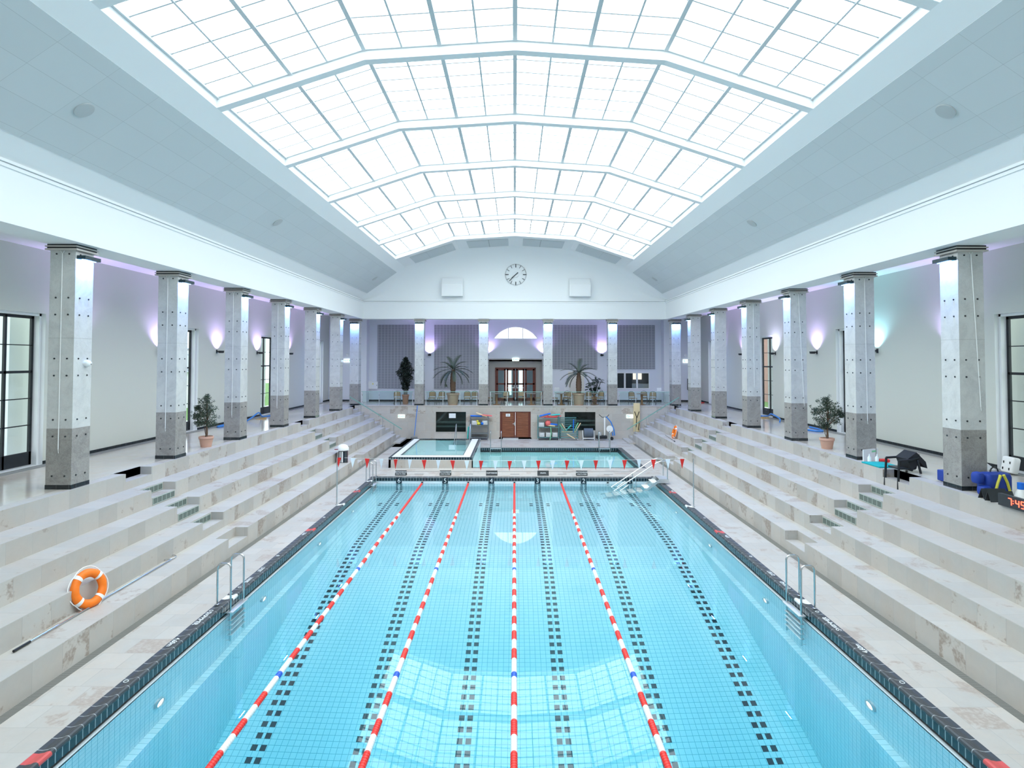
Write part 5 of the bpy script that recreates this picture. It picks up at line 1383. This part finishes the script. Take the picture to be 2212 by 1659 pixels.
# ================================================================ BLUE HOSES ON THE GALLERIES
def hose(label, pts, fit=None, red=False):
    t = thing('garden_hose', label, 'hose', pts[0])
    P = [Vector(p) - Vector(pts[0]) for p in pts]
    S_ = []
    for i in range(len(P)-1):
        p0 = P[max(0, i-1)]; p1 = P[i]; p2 = P[i+1]; p3 = P[min(len(P)-1, i+2)]
        for k in range(8):
            u = k/8; S_.append(0.5*((2*p1) + (p2-p0)*u + (2*p0-5*p1+4*p2-p3)*u*u + (3*p1-p0-3*p2+p3)*u**3))
    S_.append(P[-1])
    MB().tube(S_, 0.035, 8).build('tube', M_redobj if red else M_hose, t)
    if fit:
        b = MB(); f = Vector(fit) - Vector(pts[0])
        for i in range(7): b.tube([f + Vector((-0.25+0.02*i, -0.3+0.1*i, 0.0)), f + Vector((0.2-0.03*i, -0.2+0.09*i, 0.05*(i%2)+0.01))], 0.018, 5)
        b.build('straw_fittings', M_straw, t)
z = GZ+0.036
hose('blue hose looped on the left gallery between the second and third columns', [(-12.9,28.0,z),(-12.75,26.9,z),(-12.85,26.2,z),(-12.98,26.4,z),(-13.0,27.2,z),(-12.95,28.3,z)], (-12.95,27.5,GZ))
hose('blue hose bent up on the left gallery between the third and fourth columns', [(-12.75,28.7,z),(-12.75,29.3,z+0.12),(-12.7,29.9,z+0.28),(-12.75,30.4,z+0.06),(-12.75,31.2,z),(-12.7,32.6,z)], (-12.5,30.0,GZ))
hose('blue hose looped on the right gallery beside the olive tree', [(12.95,26.4,z),(12.95,25.6,z),(12.8,25.0,z),(12.55,24.9,z),(12.35,25.3,z),(12.3,26.3,z)])
hose('blue hose bent up on the right gallery between the third and fourth columns', [(13.0,32.6,z),(12.95,31.6,z),(12.9,30.6,z+0.1),(12.8,30.0,z+0.25),(12.85,29.2,z+0.1),(12.6,28.6,z)], (12.75,30.7,GZ))
hose('red hose lying on the right gallery before the end wall', [(13.0,41.5,z),(12.6,41.0,z),(12.2,41.6,z),(12.7,42.0,z),(13.05,41.4,z)], None, True)
# ================================================================ LIFEBUOYS AND POLES ON THE TERRACES
def buoy(label, M4):
    t = thing('lifebuoy', label, 'lifebuoy', group='orange lifebuoys on the terraces'); t.matrix_world = M4
    R, r = 0.275, 0.078; n, k = 48, 14; 
    b = MB(); vs = []; fs = []; ms = []
    for i in range(n):
        a = 2*PI*i/n; rr = r*(1+0.03*math.sin(a*9))
        for j in range(k):
            c = 2*PI*j/k; vs.append(((R+rr*math.cos(c))*math.cos(a), (R+rr*math.cos(c))*math.sin(a), rr*0.8*math.sin(c)))
    for i in range(n):
        for j in range(k): fs.append((i*k+j, ((i+1)%n)*k+j, ((i+1)%n)*k+(j+1)%k, i*k+(j+1)%k))
    b.add(vs, fs, 0, True); b.build('ring', M_orange, t)
    for q in range(4):
        b = MB(); a0 = math.radians(38+90*q); vs = []; fs = []
        for i in range(5):
            a = a0 + math.radians(-6+3*i)
            for j in range(k):
                c = 2*PI*j/k; rr = r+0.006; vs.append(((R+rr*math.cos(c))*math.cos(a), (R+rr*math.cos(c))*math.sin(a), rr*0.8*math.sin(c)))
        for i in range(4):
            for j in range(k): fs.append((i*k+j, (i+1)*k+j, (i+1)*k+(j+1)%k, i*k+(j+1)%k))
        b.add(vs, fs, 0, True); b.build('band', M_whitef, t)
    b = MB(); pts = []
    for q in range(4):
        for i in range(8):
            a = math.radians(38+90*q+90*i/8); pts.append(((R+r+0.012+0.035*math.sin(PI*i/8))*math.cos(a), (R+r+0.012+0.035*math.sin(PI*i/8))*math.sin(a), -0.01))
    b.tube(pts, 0.009, 6, closed=True); b.build('grab_line', M_whitef, t)
    return t
# leaning on a riser: the ring's plane tilts back against the step edge
def lean(loc, xax, yax): return frame(loc, xax, yax)
buoy('orange lifebuoy leaning on the left terrace, near', lean((-7.955, 11.35, 0.835), (0.25, 0.97, 0.0), (-0.24, 0.06, 0.95)))
buoy('orange lifebuoy leaning on the right terrace, far', lean((8.62, 32.45, 1.235), (-0.05, -1.0, 0.0), (0.24, 0.0, 0.95)))
t = thing('rescue_pole', 'long steel rescue pole with a ring end lying on the left terrace', 'pole', (-7.88, 9.6, 0.50))
MB().tube([(0,0,0.02),(0,4.35,0.02)], 0.016, 8).build('shaft', M_steel, t); MB().tube([(0,-0.02,0.02),(0,0.30,0.02)], 0.022, 8).build('grip', M_black_p, t)
b = MB(); b.tube([(-0.14+0.14*math.cos(2*PI*i/20), 4.47+0.16*math.sin(2*PI*i/20), 0.02) for i in range(20)], 0.014, 6, closed=True); b.build('ring_end', M_steel, t)
t = thing('rescue_pole', 'short dark rescue pole lying below the far lifebuoy on the right terrace', 'pole', (8.24, 31.0, 0.915))
MB().tube([(0,0,0.02),(0.16,2.6,0.02)], 0.016, 8).build('shaft', M_steel, t); MB().tube([(0,-0.02,0.02),(0.01,0.12,0.02)], 0.026, 8).build('tip', M_black_p, t)
t = thing('cleaning_pole', 'white telescopic pole with blue collars lying on the right terrace', 'pole', (9.10, 12.0, 0.915))
MB().tube([(0,0,0.02),(0.05,-2.6,0.02)], 0.018, 8).build('shaft', M_whitef, t)
for y0, y1 in ((0.02,-0.18), (-0.95,-1.08)): MB().tube([(0.0-y0*0.02,y0,0.02),(0.0-y1*0.02,y1,0.02)], 0.024, 8).build('collar', M_foamb, t)
# dome topped bin on the left terrace
t = thing('collection_bin', 'dark bin with pink stripe and white domed lid on the left terrace', 'bin', (-7.72, 27.2, 0.49), 0.25)
b = MB(); b.box(-0.20, 0.20, -0.20, 0.20, 0, 0.52, 0); b.build('body', mat('dark_printed_panel', (0.05, 0.055, 0.06), 0.5), t)
for x, m, w in ((-0.13, M_alu, 0.025), (-0.04, M_whitef, 0.03), (0.04, M_plate, 0.03)): MB().box(x-w, x+w, -0.206, -0.2, 0.02, 0.50).build('printed_stripe', m, t)
MB().box(0.2, 0.206, -0.16, -0.04, 0.02, 0.48).build('pink_stripe', mat('magenta_print', (0.55, 0.08, 0.22), 0.5), t)
b = MB(); b.lathe([(0.27,0.54),(0.275,0.56),(0.26,0.66),(0.20,0.75),(0.10,0.80),(0.0,0.81)], (-0.02,0,0), 24); b.build('domed_lid', M_whitef, t)
MB().obox((-0.24,-0.12,0.56),(0.3,0.12,0.04),None,0,0.015).build('tray', M_whitef, t)
b = MB(); b.obox((-0.28,-0.14,0.6),(0.2,0.08,0.03),None,0,0.01); b.build('cards', mat('dark_red_cards', (0.3, 0.08, 0.1), 0.6), t)
# ================================================================ EQUIPMENT ALONG THE LOWER END WALL
def rack(name, label, x0, x1, zs, H, m, y0=38.3, y1=38.8):
    t = thing(name, label, 'trolley', ((x0+x1)/2, (y0+y1)/2, 0)); w, d = (x1-x0)/2, (y1-y0)/2
    for x in (-w, w):
        for y in (-d, d):
            MB().tube([(x,y,0.1),(x,y,H)], 0.022, 8).build('upright', m, t)
            MB().lathe([(0.05,-0.015),(0.05,0.015)], (x,y,0.05), 14, 0, Matrix.Rotation(PI/2,3,'Y')).build('caster', M_crate, t)
    for z in zs: MB().box(-w, w, -d, d, z, z+0.03).build('shelf', m, t)
    return t
rack('shelf_trolley', 'grey shelf trolley left of the plank door holding toys', -2.82, -1.68, (0.15,0.40,0.92,1.44), 1.5, M_rackg)
rack('shelf_trolley', 'teal shelf trolley right of the plank door piled with swim floats', 1.5, 2.82, (0.16,0.80,1.40), 1.56, M_rackt)
def item(mb, name, m, label, cat, loc=None, group=None): return tag(mb.build(name, m, None, loc), label, cat, group)
for x, z, m, r, lab in ((1.95,1.60,M_foamb,-.25,'blue kickboard highest on the left of the teal trolley'),(2.0,1.50,M_foamp,-.25,'pink kickboard under the blue one on the teal trolley'),(2.55,1.60,M_foamt,-.08,'turquoise kickboard on top of the teal trolley'),(2.6,1.52,M_foamp,-.03,'pink kickboard under the turquoise one on the teal trolley'),(2.35,1.45,M_redobj,0,'red kickboard lowest on the teal trolley top'),(-2.45,1.52,M_foamb,0.03,'blue kickboard on top of the grey trolley'),(-1.8,1.56,M_foamp,.1,'long pink kickboard sticking out on the grey trolley'),(-2.1,1.60,M_foamy,.35,'cream kickboard tilted on the grey trolley')):
    item(MB().obox((0,0,0),(0.75,0.35,0.06),Matrix.Rotation(r,3,'Y'),0,0.025), 'kickboard', m, lab, 'kickboard', (x,38.52,z), 'kickboards on the trolleys')
for x, z, lab in ((1.72,0.84,'grey crate on the middle shelf of the teal trolley'),(1.75,0.2,'left grey crate at the bottom of the teal trolley'),(2.17,0.2,'middle grey crate at the bottom of the teal trolley'),(2.58,0.2,'right grey crate at the bottom of the teal trolley'),(-2.55,0.96,'white crate on the left of the grey trolley shelf'),(-1.88,0.96,'small crate on the right of the grey trolley shelf')):
    b = MB(); w = .18
    for a in ((-w,w,-.2,-.19),(-w,w,.19,.2),(-w,-w+.01,-.2,.2),(w-.01,w,-.2,.2)): b.box(*a,0,.28)
    b.box(-w,w,-.2,.2,0,.01); b.box(-.1,.1,-.205,-.2,.18,.22,1); item(b,'crate',[M_crate,M_paper],lab,'crate',(x,38.55,z),'crates on the trolleys')
item(MB().ball((0,0,0),.2,0,16),'mesh_ball',M_foamp,'round pink mesh bundle on the teal trolley shelf','toy',(2.15,38.5,1.06))
for x,m,lab in ((2.5,M_foamb,'blue float bundle right of the pink bundle'),(2.35,M_foamy,'cream float in front of the blue bundle')): item(MB().obox((0,0,0),(.5,.2,.1),Matrix.Rotation(.1,3,'Y'),0,.04),'float',m,lab,'float',(x,38.45,.92 if m is M_foamy else 1.0))
item(MB().tube([(0,0,.85),(.03,-.02,.4),(-.05,-.03,.05)],.025,7),'hanging_strap',M_foamg,'green strap hanging down the front of the teal trolley','strap',(2.3,38.25,0))
t = thing('toy_duck','yellow toy duck on the grey trolley shelf','toy',(-2.3,38.4,.95)); MB().ball((0,0,.1),.11,0,12,(1.2,.8,.9)).build('body',M_yellow,t); MB().ball((-.06,-.02,.25),.07,0,12).build('head',M_yellow,t); MB().obox((-.14,-.03,.24),(.06,.05,.02)).build('beak',M_orange,t)
item(MB().ball((0,0,.1),.11,0,12),'beach_ball',M_foamb,'small blue ball beside the toy duck','toy',(-2.05,38.42,.95))
item(MB().obox((0,0,.42),(.07,.4,.8),Matrix.Rotation(.06,3,'Y'),0,.03),'swim_mat',M_foamt,'turquoise foam board standing left of the grey trolley','foam board',(-2.97,38.6,0))
t = thing('noodle_cart','teal slatted cart full of foam noodles','trolley',(3.47,38.5,0))
for z in (.17,.32,.45,.58,.71): b=MB(); b.box(-.58,.58,-.3,-.27,z,z+.05); b.box(-.58,-.55,-.3,.25,z,z+.05); b.box(.55,.58,-.3,.25,z,z+.05); b.build('front_slat',M_rackt,t)
for z in (.8,.92,1.04,1.16,1.28,1.38): MB().box(-.58,.5,.22,.25,z,z+.045).build('back_slat',M_rackt,t)
for x in (-.55,.55):
    for y in (-.27,.22): MB().lathe([(.05,-.015),(.05,.015)],(x,y,.05),12,0,Matrix.Rotation(PI/2,3,'Y')).build('caster',M_crate,t); MB().tube([(x,y,.08),(x,y,1.4 if y>0 and x<0 else .75)],.02,7).build('upright',M_rackt,t)
for i,(x0,z0,x1,z1,m,c) in enumerate(((-.25,.5,-.58,1.0,M_foamg,'green'),(-.1,.5,-.45,1.05,M_foamy,'cream'),(.28,.5,.30,1.3,M_foamb,'blue'),(.3,.5,.6,1.1,M_foamg,'green'),(.4,.5,.75,1.08,M_foamy,'cream'),(-.2,.6,.15,.95,M_foamt,'turquoise'),(-.45,.52,.4,.54,M_foamy,'cream'),(-.15,.42,.35,.12,M_foamy,'cream'))):
    item(MB().tube([(x0,0,z0),(x1,0,z1)],.035,8),'foam_noodle',m,'%s foam noodle, %s in the slatted cart'%(c,('leaning far left','second from the left','upright','bent to the right','leaning far right','short and slanting','lying level','poking out low')[i]),'foam noodle',(3.47,38.45-.02*(i%3) if i<7 else 38.15,0),'foam noodles in the cart')
t = thing('lane_line_reel','reel wound with grey hose under the right window','reel',(4.72,38.5,0))
MB().lathe([(.28,-.28)]+[(.28+.015*(i%2),-.27+.02*i) for i in range(28)]+[(.28,.29)],(0,0,.46),22,0,Matrix.Rotation(PI/2,3,'Y')).build('wound_hose',mat('slate_hose',(.13,.16,.20),.5),t)
for x in (-.36,.36): MB().tube([(x,-.25,.03),(x,0,.6),(x,.25,.03)],.018,7).build('stand',M_alu,t)
MB().box(-.36,.36,-.28,-.24,.12,.16).build('cross_bar',M_whitef,t)
t = thing('pool_cleaner_trolley','white pool cleaning robot trolley with blue cable','trolley',(5.75,38.5,0))
MB().box(-.03,.05,-.03,.03,.1,1.45).build('mast',M_whitef,t); MB().tube([(-.35,0,1.62),(-.15,0,1.45),(.15,0,1.45),(.3,0,1.62)],.02,7).build('handlebar',M_black_p,t)
MB().obox((-.2,-.05,.2),(.7,.4,.2),None,0,.05).build('robot',M_black_p,t); MB().lathe([(.12,.3),(.12,.5),(.0,.52)],(-.3,-.05,0),14).build('motor',M_alu,t)
MB().lathe([(.21,-.03),(.21,.03),(.08,.04),(.0,.04)],(.32,-.1,.72),22,0,Matrix.Rotation(PI/2,3,'X')).build('cable_drum',M_whitef,t); MB().lathe([(.11,-.03),(.11,.03)],(.45,-.1,.11),18,0,Matrix.Rotation(PI/2,3,'X')).build('wheel',M_black_p,t)
MB().tube([(.1,-.05,1.5),(.4,-.08,1.15),(.58,-.1,.7),(.64,-.1,.3),(.52,-.1,.3),(.5,-.1,.5)],.035,8).build('cable',M_hose,t)
t = thing('spine_board','cream spine board with black straps leaning on the right stairs','stretcher',(7.87,38.75,.5)); MB().obox((0,0,.92),(.42,.05,1.84),None,0,.02).build('board',M_cream,t)
for a,c in (((-.15,-.04,1.3),(0,-.04,.9)),((.15,-.04,1.3),(0,-.04,.9)),((-.02,-.04,.9),(-.05,-.04,.3)),((.16,-.04,.7),(.1,-.04,.1))): MB().tube([a,c],.022,6).build('strap',M_strap,t)
t = thing('deck_broom','broom with blue handle leaning on the stone wall','broom',(-6.4,38.5,0)); MB().tube([(0,0,.25),(.13,.38,2.15)],.022,8).build('handle',M_hose,t); MB().obox((0,0,.13),(.44,.16,.15),None,0,.05).build('brush_head',M_gutter,t)
item(MB().box(-.22,.22,-.003,.003,-.15,.15),'notice_sheets',M_paper,'white notice sheets on the left lower window','paper',(-4.02,38.94,1.49))
item(MB().box(-.5,.5,-.15,.15,0,.09),'door_step',M_alu,'low grey step in front of the plank door','step',(-.25,38.7,0))
# ================================================================ THINGS ON THE NEAR RIGHT GALLERY
t = thing('notice_board','white panel standing beside the second right column','panel',(10.55,17.85,GZ),.5); MB().box(-.36,.36,0,.03,0,.34).build('panel',M_white2,t); MB().box(.05,.28,-.004,0,.24,.29).build('green_mark',M_foamg,t)
for x,lab in ((10.3,'white spray bottle at the left of the white panel'),(10.52,'white spray bottle in the middle of the white panel')): item(MB().lathe([(.05,0),(.05,.15),(.015,.2),(.015,.25),(0,.25)],(0,0,0),12),'spray_bottle',M_whitef,lab,'bottle',(x,17.5,GZ))
item(MB().obox((0,0,.06),(.3,.15,.1),None,0,.04),'red_bag',M_redobj,'red plastic bundle beside the spray bottles','bag',(10.72,17.5,GZ))
item(MB().obox((0,0,.02),(.62,.85,.04),None,0,.01),'foam_mat',M_teal,'teal foam mat lying at the gallery edge','mat',(10.36,17.05,GZ))
t = thing('garden_chair','black plastic armchair draped with a dark cloth on the right steps','chair',(10.35,16.1,1.9),-PI/2)
MB().obox((0,-.02,.36),(.48,.46,.04),None,0,.02).build('seat',M_black_p,t); MB().obox((0,.26,.55),(.46,.04,.4),Matrix.Rotation(-.25,3,'X'),0,.02).build('backrest',M_black_p,t)
for x in (-.27,.27): MB().tube([(x,-.26,.58),(x,.05,.60),(x*.9,.28,.66)],.03,7).build('armrest',M_black_p,t); MB().tube([(x*1.05,-.30,-.16),(x,-.26,.58)],.03,7).build('leg',M_black_p,t); MB().tube([(x*1.05,.30,.25),(x*.9,.24,.6)],.03,7).build('leg',M_black_p,t)
b = MB(); b.prism([(-.02,.62),(.22,.80),(.46,.55),(.50,.38),(.42,.42),(.30,.55),(.1,.30)],-.25,.25,'x'); tag(b.build('draped_cloth',M_cloth,None,(10.35,16.1,1.9)),'dark cloth draped over the back of the black armchair','cloth').rotation_euler=(0,0,-PI/2)
item(MB().obox((0,0,.14),(.3,.42,.26),None,0,.02),'splint_case',M_bluebag,'blue and black case beside the nearest right column','case',(10.62,14.75,GZ))
t = thing('rescue_bag','large blue first aid backpack with yellow tape at the nearest right column','bag',(10.65,13.4,GZ),.15)
MB().obox((0,0,.26),(.62,.36,.46),None,0,.09).build('main_bag',M_bluebag,t); MB().obox((-.42,0,.38),(.2,.22,.26),None,0,.07).build('side_pouch',M_bluebag,t); MB().obox((-.36,-.1,.12),(.24,.22,.22),None,0,.07).build('side_pouch',M_bluebag,t)
for s_ in (-1,1): MB().tube([(s_*.04,-.185,.46),(s_*.12,-.19,.3),(s_*.19,-.19,.08)],.03,6).build('reflective_tape',M_yellow,t)
MB().tube(arc((0,.50),.1,0,180,8),.015,6).build('handle',M_black_p,t)
for x,y,tx,lab in ((10.3,13.0,'CRAWL','black tent sign reading CRAWL before the blue backpack'),(10.24,12.74,'','black tent sign half hidden by the digital clock')):
    t = thing('tent_sign',lab,'lane sign',(x,y,GZ)); b=MB(); b.prism([(-.09,0),(-.075,0),(0,.20),(0,.215)],-.26,.26,'x'); b.prism([(.09,0),(.075,0),(0,.20),(0,.215)],-.26,.26,'x'); b.build('tent_board',M_signd,t)
    if tx: text('lettering',tx,.09,frame((0,-.052,.11),(1,0,0),(0,.09,.215)),M_txt,t,.001,bold=.002)
t = thing('megaphone','blue and white megaphone standing behind the digital clock','megaphone',(10.9,13.0,GZ)); MB().lathe([(.12,0),(.10,.12),(.06,.2)],(0,0,0),16).build('horn',M_whitef,t); MB().lathe([(.065,.2),(.065,.34),(0,.35)],(0,0,0),14).build('body',M_foamb,t)
t = thing('digital_clock','black digital clock with red digits 7:45 on the gallery edge','clock',(10.0,12.05,GZ),-PI/2)
MB().box(-.42,.6,-.02,.06,0,.24).build('case',M_signd,t)
b = MB(); SEG={'a':(0,1,1),'b':(1,.5,0),'c':(1,-.5,0),'d':(0,-1,1),'e':(-1,-.5,0),'f':(-1,.5,0),'g':(0,0,1)}
for x,sg_ in ((-.12,'abc'),(.06,'bcfg'),(.19,'acdfg')):
    for q in sg_:
        ax,az,hh=SEG[q]; b.obox((x+ax*.038,-.024,.125+az*.065),((.07,.006,.016) if hh else (.016,.006,.06)))
for z in (.10,.15): b.box(-.045,-.03,-.027,-.021,z,z+.015); b.box(.27,.285,-.027,-.021,z,z+.015)
b.build('digits',M_red_led,t)
item(MB().prism([(-.25,0),(.25,0),(-.15,.3)],-.02,.02,'y'),'paper_sheet',M_paper,'crumpled white sheet on the floor by the right window','paper',(12.75,16.3,GZ+.013))
t = thing('head_immobiliser','white slotted rescue block leaning by the right window','rescue block',(12.95,15.75,GZ+.012)); MB().obox((0,0,.23),(.2,.4,.42),Matrix.Rotation(.2,3,'Y'),0,.05).build('block',M_whitef,t)
for y in (-.1,.1):
    for z_ in (.14,.3): MB().obox((-.11+.2*(z_-.23),y,z_),(.02,.02,.06)).build('slot',M_black_p,t)
